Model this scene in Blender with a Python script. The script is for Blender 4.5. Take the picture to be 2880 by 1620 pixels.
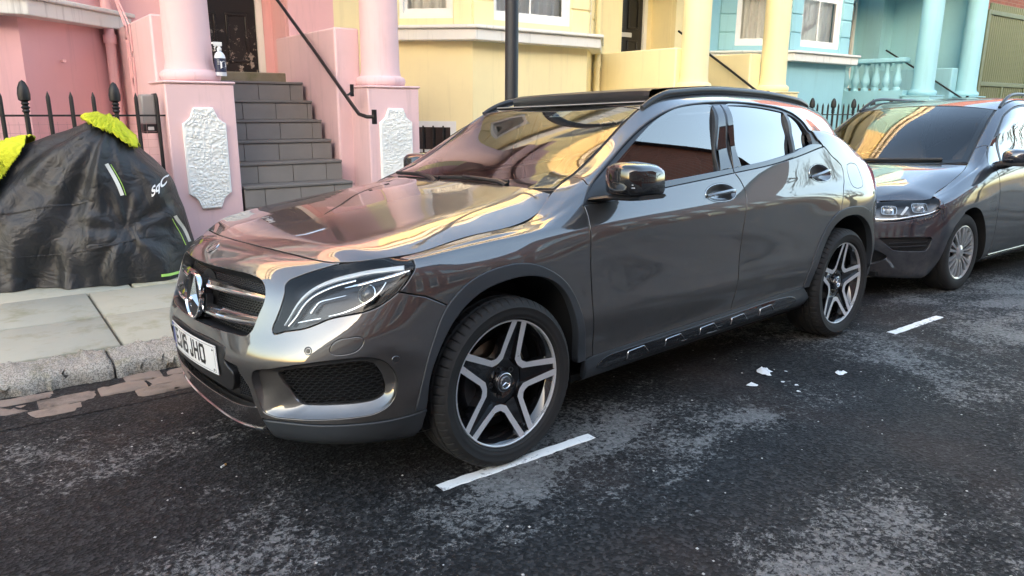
import bpy, bmesh, math, random
import numpy as np
from mathutils import Vector, Matrix
from mathutils.geometry import delaunay_2d_cdt
for o in list(bpy.data.objects): bpy.data.objects.remove(o, do_unlink=True)
SC = bpy.context.scene
COL = SC.collection
R = math.radians
# ------------------------------------------------------------------ camera
cam_d = bpy.data.cameras.new('camera'); cam_o = bpy.data.objects.new('camera', cam_d); COL.objects.link(cam_o)
cam_d.sensor_width = 36; cam_d.lens = 25.676; cam_d.clip_start = .05; cam_d.clip_end = 3000
_r, _u, _d = Vector((.80537, -.59274, .00612)), Vector((.13763, .19701, .97069)), Vector((.57658, .78092, -.24024))
_m = Matrix((_r, _u, -_d)).transposed().to_4x4(); _m.translation = (-1.51256, -3.01894, 1.41104)
cam_o.matrix_world = _m
SC.camera = cam_o
# ------------------------------------------------------------------ sky, sun, exposure
SUN_EL, SUN_AZ = R(8.5), R(221)      # elevation; azimuth of the sun measured from +Y towards +X
W = bpy.data.worlds.new('World'); SC.world = W; W.use_nodes = True
_n = W.node_tree.nodes; _l = W.node_tree.links
_bg = _n['Background']; _sky = _n.new('ShaderNodeTexSky'); _sky.sky_type = 'NISHITA'; _sky.sun_disc = False
_sky.sun_elevation = SUN_EL; _sky.sun_rotation = SUN_AZ; _sky.air_density = .8; _sky.dust_density = 2.2; _sky.ozone_density = .15
_l.new(_sky.outputs[0], _bg.inputs[0]); _bg.inputs[1].default_value = .15
sun_d = bpy.data.lights.new('sun', 'SUN'); sun_o = bpy.data.objects.new('sun', sun_d); COL.objects.link(sun_o)
sun_d.energy = 2.5; sun_d.angle = R(.5); sun_d.color = (1, .60, .30)
_sd = Vector((math.sin(SUN_AZ) * math.cos(SUN_EL), math.cos(SUN_AZ) * math.cos(SUN_EL), math.sin(SUN_EL)))
sun_o.rotation_euler = _sd.to_track_quat('Z', 'Y').to_euler(); sun_o.location = (0, -20, 30)
SC.view_settings.view_transform = 'Standard'; SC.view_settings.look = 'None'
SC.view_settings.exposure = 3.4; SC.view_settings.gamma = 1; SC.view_settings.use_curve_mapping = False
SC.render.engine = 'CYCLES'
# ------------------------------------------------------------------ object helpers
def prop(o, label=None, cat=None, group=None, kind=None):
    for k, v in (('label', label), ('category', cat), ('group', group), ('kind', kind)):
        if v: o[k] = v
    return o
def empty(name, loc=(0, 0, 0), rot=(0, 0, 0), label=None, cat=None, group=None):
    o = bpy.data.objects.new(name, None); COL.objects.link(o); o.location = loc; o.rotation_euler = rot
    o.empty_display_size = .2
    return prop(o, label, cat, group)
def link(name, me, parent=None, loc=None, rot=None):
    o = bpy.data.objects.new(name, me); COL.objects.link(o)
    if parent: o.parent = parent
    if loc is not None: o.location = loc
    if rot is not None: o.rotation_euler = rot
    return o
def mk(name, V, Fc, mat=None, parent=None, nrm=None, smooth=True, sharp=None, loc=None, rot=None):
    me = bpy.data.meshes.new(name)
    me.from_pydata([tuple(map(float, v)) for v in V], [], [tuple(int(i) for i in f) for f in Fc])
    if me.validate(): print('REPAIRED', name)
    if mat is not None:
        for m in (mat if isinstance(mat, (list, tuple)) else [mat]): me.materials.append(m)
    if smooth: me.polygons.foreach_set('use_smooth', [True] * len(me.polygons))
    if nrm is not None: me.normals_split_custom_set_from_vertices([tuple(map(float, n)) for n in nrm])
    elif smooth: me.set_sharp_from_angle(angle=R(35 if sharp is None else sharp))
    me.update()
    return link(name, me, parent, loc, rot)
def copy_tree(o, parent=None):
    c = o.copy(); COL.objects.link(c); c.parent = parent
    for ch in list(o.children): copy_tree(ch, c)
    return c
class MB:
    """collects simple shapes into one mesh"""
    def __init__(s): s.V = []; s.F = []; s.M = []
    def add(s, V, F, m=0):
        b = len(s.V); s.V += [tuple(v) for v in V]; s.F += [tuple(i + b for i in f) for f in F]; s.M += [m] * len(F); return s
    def box(s, c, d, m=0, rz=0, T=None):
        x, y, z = d[0] / 2, d[1] / 2, d[2] / 2; ca, sa = math.cos(rz), math.sin(rz)
        P = [(a, b, e) for e in (-z, z) for a, b in ((-x, -y), (x, -y), (x, y), (-x, y))]
        P = [(c[0] + a * ca - b * sa, c[1] + a * sa + b * ca, c[2] + e) for a, b, e in P]
        if T: P = [tuple(T @ Vector(q)) for q in P]
        return s.add(P, [(3, 2, 1, 0), (4, 5, 6, 7), (0, 1, 5, 4), (1, 2, 6, 5), (2, 3, 7, 6), (3, 0, 4, 7)], m)
    def bx(s, a, b, m=0): return s.box([(a[i] + b[i]) / 2 for i in range(3)], [abs(b[i] - a[i]) for i in range(3)], m)
    def tube(s, pts, r, n=10, m=0, cap=True, flat=None):
        P = [Vector(p) for p in pts]; rr = r if hasattr(r, '__len__') else [r] * len(P); b = len(s.V); up = Vector((0, 0, 1))
        for i, p in enumerate(P):
            t = (P[min(i + 1, len(P) - 1)] - P[max(i - 1, 0)]).normalized()
            a = t.cross(up)
            if a.length < 1e-3: a = Vector((1, 0, 0)) if i == 0 else la
            a.normalize(); la = a; c = a.cross(t)
            for k in range(n):
                an = 2 * math.pi * k / n; s.V.append(tuple(p + (a * math.cos(an) + c * math.sin(an) * (flat or 1)) * rr[i]))
        for i in range(len(P) - 1):
            for k in range(n): s.F.append((b + i * n + k, b + i * n + (k + 1) % n, b + (i + 1) * n + (k + 1) % n, b + (i + 1) * n + k)); s.M.append(m)
        if cap: s.F.append(tuple(b + k for k in range(n))[::-1]); s.F.append(tuple(b + (len(P) - 1) * n + k for k in range(n))); s.M += [m, m]
        return s
    def lathe(s, prof, n=24, c=(0, 0, 0), axis='z', m=0, a0=0, a1=2 * math.pi):
        b = len(s.V); full = abs(a1 - a0 - 2 * math.pi) < 1e-6; k = n if full else n + 1
        for i in range(k):
            an = a0 + (a1 - a0) * i / n; ca, sa = math.cos(an), math.sin(an)
            for r, h in prof:
                q = (r * ca, r * sa, h) if axis == 'z' else ((r * ca, h, r * sa) if axis == 'y' else (h, r * ca, r * sa))
                s.V.append((c[0] + q[0], c[1] + q[1], c[2] + q[2]))
        L = len(prof)
        for i in range(n):
            j = (i + 1) % k
            for q in range(L - 1):
                f = (b + i * L + q, b + j * L + q, b + j * L + q + 1, b + i * L + q + 1)
                s.F.append(f if axis != 'y' else f[::-1]); s.M.append(m)
        return s
    def prism(s, poly, h0, h1, m=0, axis='z'):
        """extrude a 2D polygon (CCW) between h0 and h1"""
        n = len(poly); b = len(s.V)
        mp = {'z': lambda p, h: (p[0], p[1], h), 'y': lambda p, h: (p[0], h, p[1]), 'x': lambda p, h: (h, p[0], p[1])}[axis]
        for h in (h0, h1):
            for p in poly: s.V.append(mp(p, h))
        fl = axis == 'y'
        f1 = tuple(b + i for i in range(n))[::-1]; f2 = tuple(b + n + i for i in range(n))
        s.F += [f1[::-1] if fl else f1, f2[::-1] if fl else f2]
        for i in range(n):
            j = (i + 1) % n; f = (b + i, b + j, b + n + j, b + n + i); s.F.append(f[::-1] if fl else f)
        s.M += [m] * (n + 2)
        return s
    def build(s, name, mat, parent=None, smooth=True, sharp=35, bevel=0, loc=None, rot=None, seg=2):
        o = mk(name, s.V, s.F, mat, parent, None, smooth, sharp, loc, rot)
        if isinstance(mat, (list, tuple)): o.data.polygons.foreach_set('material_index', s.M)
        if bevel:
            b = o.modifiers.new('bevel', 'BEVEL'); b.width = bevel; b.segments = seg; b.limit_method = 'ANGLE'; b.angle_limit = R(40)
            b.harden_normals = False
        return o
# ------------------------------------------------------------------ material helpers
MATS = {}
class NT:
    def __init__(s, name):
        s.m = bpy.data.materials.new(name); s.m.use_nodes = True; s.t = s.m.node_tree; s.b = s.t.nodes['Principled BSDF']
        s.out = s.t.nodes['Material Output']; s._tc = None
    def n(s, t, **k):
        o = s.t.nodes.new('ShaderNode' + t)
        for a, v in k.items():
            if a in o.inputs.keys() if isinstance(a, str) and a in [i.name for i in o.inputs] else False: o.inputs[a].default_value = v
            else: setattr(o, a, v)
        return o
    def l(s, a, b): s.t.links.new(a, b)
    def tc(s, kind='Object', scale=1, rot=None):
        if not s._tc: s._tc = s.t.nodes.new('ShaderNodeTexCoord')
        o = s._tc.outputs[kind]
        if scale != 1 or rot:
            mp = s.t.nodes.new('ShaderNodeMapping'); s.l(o, mp.inputs[0])
            mp.inputs['Scale'].default_value = scale if hasattr(scale, '__len__') else (scale,) * 3
            if rot: mp.inputs['Rotation'].default_value = rot
            o = mp.outputs[0]
        return o
    def noise(s, scale, detail=4, rough=.55, vec=None, dist=0):
        o = s.t.nodes.new('ShaderNodeTexNoise'); o.inputs['Scale'].default_value = scale; o.inputs['Detail'].default_value = detail
        o.inputs['Roughness'].default_value = rough; o.inputs['Distortion'].default_value = dist
        s.l(vec if vec is not None else s.tc(), o.inputs['Vector']); return o.outputs['Fac']
    def voro(s, scale, vec=None, feat='F1', out='Distance'):
        o = s.t.nodes.new('ShaderNodeTexVoronoi'); o.feature = feat; o.inputs['Scale'].default_value = scale
        s.l(vec if vec is not None else s.tc(), o.inputs['Vector']); return o.outputs[out]
    def ramp(s, fac, stops):
        o = s.t.nodes.new('ShaderNodeValToRGB'); e = o.color_ramp.elements
        while len(e) < len(stops): e.new(.5)
        for i, (p, c) in enumerate(stops):
            e[i].position = p; e[i].color = (c, c, c, 1) if not hasattr(c, '__len__') else (*c[:3], 1)
        s.l(fac, o.inputs[0]); return o.outputs[0]
    def mix(s, fac, a, b, mode='MIX'):
        o = s.t.nodes.new('ShaderNodeMix'); o.data_type = 'RGBA'; o.blend_type = mode
        for sock, v in ((o.inputs['Factor'], fac), (o.inputs[6], a), (o.inputs[7], b)):
            if isinstance(v, (int, float)): sock.default_value = v if sock.type == 'VALUE' else (v, v, v, 1)
            elif isinstance(v, (tuple, list)): sock.default_value = (*v[:3], 1)
            else: s.l(v, sock)
        return o.outputs[2]
    def math(s, op, a, b=None):
        o = s.t.nodes.new('ShaderNodeMath'); o.operation = op
        for i, v in enumerate((a, b)):
            if v is None: continue
            if isinstance(v, (int, float)): o.inputs[i].default_value = v
            else: s.l(v, o.inputs[i])
        return o.outputs[0]
    def bump(s, h, strength=.3, dist=.01, prev=None):
        o = s.t.nodes.new('ShaderNodeBump'); o.inputs['Strength'].default_value = strength; o.inputs['Distance'].default_value = dist
        s.l(h, o.inputs['Height'])
        if prev is not None: s.l(prev, o.inputs['Normal'])
        return o.outputs[0]
    def set(s, **k):
        for a, v in k.items():
            i = s.b.inputs[a.replace('_', ' ')]
            if isinstance(v, (int, float)): i.default_value = v
            elif isinstance(v, (tuple, list)): i.default_value = (*v[:3], 1)
            else: s.l(v, i)
        return s
def simple(name, col, rough=.5, metal=0, coat=0, coatr=.03, bump=None, var=.0, vs=8, emis=None, ior=None):
    if name in MATS: return MATS[name]
    t = NT(name); t.set(Roughness=rough, Metallic=metal)
    if coat: t.set(Coat_Weight=coat, Coat_Roughness=coatr)
    if ior: t.set(IOR=ior)
    if var:
        f = t.noise(vs, 5, .6); t.set(Base_Color=t.mix(f, tuple(c * (1 - var) for c in col), tuple(min(1, c * (1 + var)) for c in col)))
        t.set(Roughness=t.ramp(f, [(.3, max(0, rough - .08)), (.7, min(1, rough + .08))]))
    else: t.set(Base_Color=col)
    if bump: t.set(Normal=t.bump(t.noise(bump[0], 6, .6), bump[1], bump[2] if len(bump) > 2 else .002))
    MATS[name] = t.m
    return t.m
def glass(name, tint=(.55, .6, .58), rough=0., ior=1.5, boost=1.0):
    if name in MATS: return MATS[name]
    t = NT(name); t.t.nodes.remove(t.b)
    fr = t.t.nodes.new('ShaderNodeFresnel'); fr.inputs[0].default_value = ior
    tr = t.t.nodes.new('ShaderNodeBsdfTransparent'); tr.inputs[0].default_value = (*tint, 1)
    gl = t.t.nodes.new('ShaderNodeBsdfGlossy'); gl.inputs['Roughness'].default_value = rough
    mx = t.t.nodes.new('ShaderNodeMixShader'); t.l(t.math('MINIMUM', t.math('MULTIPLY', fr.outputs[0], boost), 1.0), mx.inputs[0]); t.l(tr.outputs[0], mx.inputs[1]); t.l(gl.outputs[0], mx.inputs[2])
    t.l(mx.outputs[0], t.out.inputs[0]); MATS[name] = t.m
    return t.m
# ------------------------------------------------------------------ smooth car-body surfaces
class Spl:
    def __init__(s, x):
        s.x = x = np.asarray(x, float); n = len(x); h = np.diff(x)
        A = np.zeros((n, n)); B = np.zeros((n, n)); A[0, 0] = A[-1, -1] = 1
        for i in range(1, n - 1):
            A[i, i - 1] = h[i - 1]; A[i, i] = 2 * (h[i - 1] + h[i]); A[i, i + 1] = h[i]
            B[i, i - 1] = 6 / h[i - 1]; B[i, i] = -6 / h[i - 1] - 6 / h[i]; B[i, i + 1] = 6 / h[i]
        s.K = np.linalg.solve(A, B)
    def W(s, q):
        q = np.atleast_1d(np.asarray(q, float)); x = s.x; n = len(x)
        k = np.clip(np.searchsorted(x, q, side='right') - 1, 0, n - 2); h = x[k + 1] - x[k]
        a = (x[k + 1] - q) / h; b = 1 - a; Wt = np.zeros((len(q), n)); r = np.arange(len(q))
        Wt[r, k] += a; Wt[r, k + 1] += b
        return Wt + (((a**3 - a) * h * h / 6)[:, None]) * s.K[k] + (((b**3 - b) * h * h / 6)[:, None]) * s.K[k + 1]
class Surf:
    """rows are splines in u with their own keys (u, x, w, z), splined across the rows in t; Y = -w"""
    def __init__(s, rows, tk):
        s.rows = [(Spl([k[0] for k in r]), np.array([k[1:] for k in r], float)) for r in rows]
        s.T = Spl(tk); s.tk = np.asarray(tk, float); s.u0 = s.rows[0][0].x[0]; s.u1 = s.rows[0][0].x[-1]
    def at(s, u, t):
        u = np.atleast_1d(np.asarray(u, float)); t = np.atleast_1d(np.asarray(t, float))
        n = max(len(u), len(t)); u = np.broadcast_to(u, n); t = np.broadcast_to(t, n)
        Rw = np.stack([sp.W(u) @ v for sp, v in s.rows], 1)
        return np.einsum('nr,nrc->nc', s.T.W(t), Rw)
    def xyz(s, u, t):
        P = s.at(u, t); P[:, 1] *= -1; return P
    def jac(s, u, t, e=1e-4):
        u = np.asarray(u, float); t = np.asarray(t, float)
        return (s.xyz(u + e, t) - s.xyz(u - e, t)) / (2 * e), (s.xyz(u, t + e) - s.xyz(u, t - e)) / (2 * e)
    def nrm(s, u, t):
        a, b = s.jac(u, t); n = np.cross(a, b); return n / np.maximum(np.linalg.norm(n, axis=1, keepdims=True), 1e-12)
    def near(s, P):
        """closest parameters to points given as (x, w, z)"""
        P = np.atleast_2d(np.asarray(P, float)).copy(); P[:, 1] *= -1
        gu, gt = np.meshgrid(np.linspace(s.u0, s.u1, 110), np.linspace(s.tk[0], s.tk[-1], 60)); gu = gu.ravel(); gt = gt.ravel()
        G = s.xyz(gu, gt); i = ((G[None] - P[:, None])**2).sum(2).argmin(1); u = gu[i].copy(); t = gt[i].copy()
        for _ in range(12):
            r = P - s.xyz(u, t); a, b = s.jac(u, t)
            A = (a * a).sum(1); B = (a * b).sum(1); D = (b * b).sum(1); p = (a * r).sum(1); q = (b * r).sum(1); dd = A * D - B * B + 1e-12
            u = u + np.clip((p * D - q * B) / dd, -.05, .05); t = t + np.clip((A * q - B * p) / dd, -.05, .05)
        return np.stack([u, t], 1)
def cv(pts, n=None, step=.02):
    """smooth open curve through points"""
    p = np.asarray(pts, float)
    if len(p) < 3:
        m = n or max(2, int(np.linalg.norm(p[1] - p[0]) / step) + 1); return p[0] + (p[-1] - p[0]) * np.linspace(0, 1, m)[:, None]
    d = np.r_[0, np.cumsum(np.maximum(np.linalg.norm(np.diff(p, axis=0), axis=1), 1e-6))]
    m = n or max(3, int(d[-1] / step) + 1)
    q = np.linspace(0, d[-1], m)
    # Catmull-Rom style tangents keep corners from overshooting
    tg = np.gradient(p, d, axis=0); k = np.clip(np.searchsorted(d, q, side='right') - 1, 0, len(d) - 2); h = (d[k + 1] - d[k])[:, None]; s = ((q - d[k])[:, None]) / h
    return (2*s**3 - 3*s**2 + 1) * p[k] + (s**3 - 2*s**2 + s) * h * tg[k] + (-2*s**3 + 3*s**2) * p[k + 1] + (s**3 - s**2) * h * tg[k + 1]
def ln(a, b, step=.03): return cv([a, b], step=step)
def poly(*segs):
    out = []
    for sg in segs:
        for q in np.asarray(sg, float):
            if not out or np.linalg.norm(out[-1] - q) > 1e-4: out.append(q)
    if np.linalg.norm(out[0] - out[-1]) < 1e-4: out.pop()
    a = np.array(out); x, y = a[:, 0], a[:, 1]
    if (x * np.roll(y, -1) - y * np.roll(x, -1)).sum() < 0: a = a[::-1]
    return a
def closed(pts, step=.02):
    p = [tuple(q) for q in pts]; n = len(p); c = cv(p[-3:] + p + p[:3], step=step)
    d = np.array(p[0]); e = np.array(p[0])
    # cut the part between the two passes of the first point
    i0 = ((c - d)**2).sum(1)[:len(c) // 2].argmin(); i1 = len(c) // 2 + ((c - e)**2).sum(1)[len(c) // 2:].argmin()
    return poly(c[i0:i1])
def inside(P, pg):
    x, y = P[:, 0], P[:, 1]; r = np.zeros(len(P), bool); n = len(pg)
    for i in range(n):
        x1, y1 = pg[i]; x2, y2 = pg[(i + 1) % n]
        c = ((y1 > y) != (y2 > y)); 
        if y1 != y2: r ^= c & (x < (x2 - x1) * (y - y1) / (y2 - y1) + x1)
    return r
def inset(sf, pg, d):
    """move a CCW (u,t) loop inwards by d metres along the surface"""
    if abs(d) < 1e-9: return pg
    P = sf.xyz(pg[:, 0], pg[:, 1]); tg = np.roll(P, -1, 0) - np.roll(P, 1, 0); tg /= np.maximum(np.linalg.norm(tg, axis=1, keepdims=True), 1e-9)
    n = sf.nrm(pg[:, 0], pg[:, 1]); v = np.cross(n, tg) * d
    a, b = sf.jac(pg[:, 0], pg[:, 1]); A = (a * a).sum(1); B = (a * b).sum(1); D = (b * b).sum(1); p = (a * v).sum(1); q = (b * v).sum(1); dd = A * D - B * B + 1e-12
    return pg + np.stack([(p * D - q * B) / dd, (A * q - B * p) / dd], 1)
def tri(loops, grid):
    pts = np.concatenate(loops); E = []; b = 0
    for lp in loops: E += [(b + i, b + (i + 1) % len(lp)) for i in range(len(lp))]; b += len(lp)
    lo, hi = loops[0].min(0), loops[0].max(0)
    gx, gy = np.meshgrid(np.arange(lo[0] + grid * .37, hi[0], grid), np.arange(lo[1] + grid * .41, hi[1], grid * .8)); g = np.stack([gx.ravel(), gy.ravel()], 1)
    ok = inside(g, loops[0])
    for h in loops[1:]: ok &= ~inside(g, h)
    g = g[ok]
    if len(g):
        dm = np.full(len(g), 1e9)
        for k in range(0, len(pts), 400): dm = np.minimum(dm, ((g[:, None] - pts[None, k:k + 400])**2).sum(2).min(1))
        g = g[dm > (grid * .4)**2]
    allp = np.concatenate([pts, g]) if len(g) else pts
    vo, eo, fo, *_ = delaunay_2d_cdt([Vector(q) for q in allp], E, [], 0, 1e-7)
    V = np.array([tuple(v) for v in vo]); Fc = np.array([f for f in fo])
    c = V[Fc].mean(1); ok = inside(c, loops[0])
    for h in loops[1:]: ok &= ~inside(c, h)
    Fc = Fc[ok]; a = V[Fc]
    ar = (a[:, 1, 0] - a[:, 0, 0]) * (a[:, 2, 1] - a[:, 0, 1]) - (a[:, 1, 1] - a[:, 0, 1]) * (a[:, 2, 0] - a[:, 0, 0])
    Fc = np.where((ar < 0)[:, None], Fc[:, ::-1], Fc); Fc = Fc[abs(ar) > 1e-10]
    return V, Fc
def panel_geo(sf, outer, holes=(), gap=.0046, grid=.03, off=0., depth=.022, rad=.0022):
    loops = [inset(sf, poly(outer), gap)] + [inset(sf, poly(h)[::-1], gap) for h in holes]
    V, Fc = tri(loops, grid); P = sf.xyz(V[:, 0], V[:, 1]); N = sf.nrm(V[:, 0], V[:, 1]); P = P + N * off
    verts = [P]; nr = [N]; fc = [tuple(f) for f in Fc]; base = len(P)
    if depth:
        for lp in loops:
            Q = sf.xyz(lp[:, 0], lp[:, 1]); n = sf.nrm(lp[:, 0], lp[:, 1]); tg = np.roll(Q, -1, 0) - np.roll(Q, 1, 0); tg /= np.maximum(np.linalg.norm(tg, axis=1, keepdims=True), 1e-9)
            o = np.cross(tg, n); Q = Q + n * off; m = len(lp)
            rings = [(Q, n), (Q + o * rad * .7 - n * rad * .3, (n + o) / 1.414), (Q + o * rad - n * rad, o), (Q + o * rad - n * depth, o)]
            for q, nn in rings: verts.append(q); nr.append(nn)
            for k in range(3):
                for i in range(m):
                    j = (i + 1) % m; fc.append((base + k * m + i, base + (k + 1) * m + i, base + (k + 1) * m + j, base + k * m + j))
            base += 4 * m
    return np.concatenate(verts), fc, np.concatenate(nr)
def panel(name, sf, outer, mat, parent, holes=(), both=True, **k):
    V, fc, N = panel_geo(sf, outer, holes, **k); a = mk(name, V, fc, mat, parent, N)
    if not both: return a
    V2 = V * [1, -1, 1]; N2 = N * [1, -1, 1]; b = mk(name, V2, [f[::-1] for f in fc], mat, parent, N2)
    return a, b
def tosurf(sf, P, off=0):
    return sf
def ribbon(sf, c, wd, off, th=.004, flip=False):
    """closed strip of width wd along a (u,t) curve, raised by off, as V, F"""
    c = np.asarray(c, float); P = sf.xyz(c[:, 0], c[:, 1]); n = sf.nrm(c[:, 0], c[:, 1]); tg = np.gradient(P, axis=0); tg /= np.maximum(np.linalg.norm(tg, axis=1, keepdims=True), 1e-9)
    b = np.cross(n, tg); wd = np.broadcast_to(wd, len(c))[:, None] / 2; P = P + n * off
    rings = [P - b * wd - n * th, P - b * wd * .92, P - b * wd * .5 + n * th * .35, P + b * wd * .5 + n * th * .35, P + b * wd * .92, P + b * wd - n * th]
    m = len(c); V = np.concatenate(rings); Fc = []
    for k in range(len(rings)):
        kk = (k + 1) % len(rings)
        for i in range(m - 1): Fc.append((k * m + i, k * m + i + 1, kk * m + i + 1, kk * m + i))
    Fc.append(tuple(k * m for k in range(len(rings)))); Fc.append(tuple(k * m + m - 1 for k in range(len(rings)))[::-1])
    return V, Fc
def both(name, V, Fc, mat, parent, **k):
    V = np.asarray(V, float); a = mk(name, V, Fc, mat, parent, **k); b = mk(name, V * [1, -1, 1], [tuple(f)[::-1] for f in Fc], mat, parent, **k)
    return a, b
# ------------------------------------------------------------------ car materials
def car_paint(name, col, metal=.55, rough=.33, flake=.02):
    t = NT(name); f = t.noise(900, 2, .5); big = t.noise(1.3, 3, .5); sx = t.t.nodes.new('ShaderNodeSeparateXYZ'); t.l(t.tc(), sx.inputs[0])
    grime = t.math('MULTIPLY', t.ramp(t.math('ADD', sx.outputs['Z'], t.math('MULTIPLY', t.noise(5, 6, .7), .35)), [(.38, .55), (.80, 0)]), t.ramp(t.noise(16, 6, .75), [(.35, .3), (.65, 1)]))
    base = t.mix(f, tuple(c * .72 for c in col), tuple(c * 1.30 for c in col))
    t.set(Base_Color=t.mix(grime, base, (.10, .088, .075)), Metallic=t.mix(grime, metal, .0), Roughness=t.mix(grime, t.ramp(big, [(.3, rough - .03), (.7, rough + .04)]), .75))
    t.set(Coat_Weight=t.mix(t.math('MULTIPLY', grime, .8), 1.0, 0.), Coat_Roughness=t.ramp(t.noise(3, 5, .6), [(.4, .004), (.8, .010)]), Coat_IOR=2.05)
    MATS[name] = t.m
    return t.m
PAINT = car_paint('paint mountain grey', (.062, .0595, .0595), .66, .42)
PAINT2 = car_paint('paint indium grey', (.017, .021, .033), .5, .44)
PLASTIC = simple('grey trim plastic', (.036, .041, .047), .45, bump=(700, .12, .001), var=.12, vs=3)
BLACKP = simple('black plastic', (.012, .012, .013), .45, bump=(600, .1, .001))
GLOSSB = simple('gloss black', (.008, .008, .009), .06, coat=1, coatr=.01)
SATINB = simple('satin black', (.02, .021, .023), .32)
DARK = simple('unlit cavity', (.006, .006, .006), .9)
CHROME = simple('chrome', (.78, .79, .8), .06, metal=1)
SATINC = simple('satin silver', (.55, .56, .57), .22, metal=1)
def machined(name):
    t = NT(name); f = t.noise(60, 8, .7); e = t.ramp(t.noise(22, 6, .75), [(.60, 0), (.68, 1)])
    t.set(Base_Color=t.mix(e, (.74, .75, .76), (.42, .42, .42)), Metallic=.5, Roughness=t.ramp(f, [(.3, .3), (.7, .42)])); return t.m
MACH = machined('machined alloy')
def tyre_mat():
    t = NT('tyre rubber'); f = t.noise(7, 6, .65); g = t.noise(220, 3, .5)
    t.set(Base_Color=t.mix(f, (.007, .007, .0075), (.017, .0165, .016)), Roughness=.78, Normal=t.bump(g, .15, .002)); return t.m
RUBBER = tyre_mat()
SIDEGLASS = glass('side glass', (.16, .19, .19), boost=4.0)
TINTGLASS = glass('tinted glass', (.03, .032, .034), boost=4.5)
SCREEN = glass('windscreen glass', (.78, .82, .79), boost=1.45)
LENS = glass('headlight lens', (.93, .95, .95), boost=.75)
WHITEL = simple('light guide', (.75, .77, .78), .18, coat=1)
PLATEW = simple('number plate white', (.78, .79, .78), .35, coat=.5)
PLATEB = simple('number plate black', (.01, .01, .01), .4)
REDL = simple('red lamp lens', (.60, .015, .025), .12, coat=1)
SEATM = simple('seat fabric', (.11, .085, .075), .8, bump=(300, .2, .002))
DASH = simple('dashboard', (.05, .045, .042), .55, bump=(500, .15, .001))
BRAKE = simple('brake disc', (.30, .22, .15), .35, metal=1, var=.3, vs=20)
# ------------------------------------------------------------------ setting materials
rnd = random.Random(7)
def asphalt():
    t = NT('asphalt'); v = t.tc()
    big = t.noise(.75, 4, .6, vec=t.tc(scale=(.8, 1.2, 1)), dist=.8); mid = t.noise(3.2, 6, .7, dist=.5); fine = t.noise(55, 6, .85); grit = t.noise(330, 3, .7); stone = t.voro(85, out='Color'); sd = t.voro(85)
    lum = t.t.nodes.new('ShaderNodeRGBToBW'); t.l(stone, lum.inputs[0])
    sx = t.t.nodes.new('ShaderNodeSeparateXYZ'); t.l(v, sx.inputs[0])
    bias = t.ramp(t.math('MULTIPLY', t.math('ADD', sx.outputs['Y'], 4.2), .25), [(.10, .26), (.42, .14), (.66, .05), (.80, .07), (.98, .0)])     # the wheel track away from the parked cars is worn paler
    field = t.math('ADD', t.math('ADD', t.math('MULTIPLY', big, .75), t.math('MULTIPLY', mid, .30)), bias)
    crack = t.noise(42, 7, .82, dist=.5)
    worn = t.math('ADD', field, t.math('MULTIPLY', t.math('SUBTRACT', crack, .5), .85))
    mask = t.ramp(worn, [(.63, 0), (.67, 1)])
    agg = t.ramp(lum.outputs[0], [(.15, (.003, .0033, .0036)), (.55, (.012, .0125, .0135)), (.9, (.042, .042, .043))])
    wornc = t.ramp(t.math('ADD', t.math('MULTIPLY', lum.outputs[0], .5), t.math('MULTIPLY', grit, .5)), [(.3, (.095, .095, .093)), (.7, (.21, .207, .20))])
    spk = t.ramp(t.noise(260, 2, .5), [(.74, 0), (.78, 1)])
    col = t.mix(mask, agg, wornc); col = t.mix(t.math('MULTIPLY', spk, .4), col, (.22, .22, .21))
    rust = t.ramp(t.noise(.9, 4, .6, vec=t.tc(scale=(1, .6, 1))), [(.55, 0), (.72, .4)]); col = t.mix(rust, col, (.05, .032, .026))
    t.set(Base_Color=col, Roughness=t.ramp(t.noise(1.2, 5, .6), [(.3, .62), (.7, .9)]), Specular_IOR_Level=.25)
    h = t.mix(.5, sd, fine); t.set(Normal=t.bump(h, 1.0, .008, t.bump(t.noise(9, 5, .6), .25, .02)))
    return t.m
ASPH = asphalt()
def stone(name, c1, c2, scale=6, bump=.5, moss=None, rough=.85, speck=0, bd=.01):
    t = NT(name); f = t.noise(scale, 8, .65); g = t.noise(scale * 14, 6, .7); col = t.mix(f, c1, c2)
    oi = t.t.nodes.new('ShaderNodeObjectInfo'); col = t.mix(t.math('MULTIPLY', oi.outputs['Random'], .22), col, tuple(c * .55 for c in c1))
    if speck: col = t.mix(t.ramp(t.voro(scale * 28, out='Color'), [(.45, 0), (.62, speck)]), col, tuple(c * .3 for c in c1))
    if moss: col = t.mix(t.ramp(t.noise(3.1, 6, .7), [(.52, 0), (.68, .75)]), col, moss)
    t.set(Base_Color=col, Roughness=rough, Normal=t.bump(t.mix(.5, f, g), bump, bd)); MATS[name] = t.m
    return t.m
SLAB = stone('paving stone', (.41, .395, .32), (.31, .30, .24), 2.5, .25, (.22, .21, .12), bd=.004)
GRAN = stone('kerb granite', (.60, .56, .48), (.33, .31, .27), 7, 1.0, (.19, .175, .06), speck=.85, bd=.02)
SETT = stone('gutter sett', (.20, .15, .12), (.30, .24, .195), 9, .9, (.045, .036, .032), bd=.015)
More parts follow.
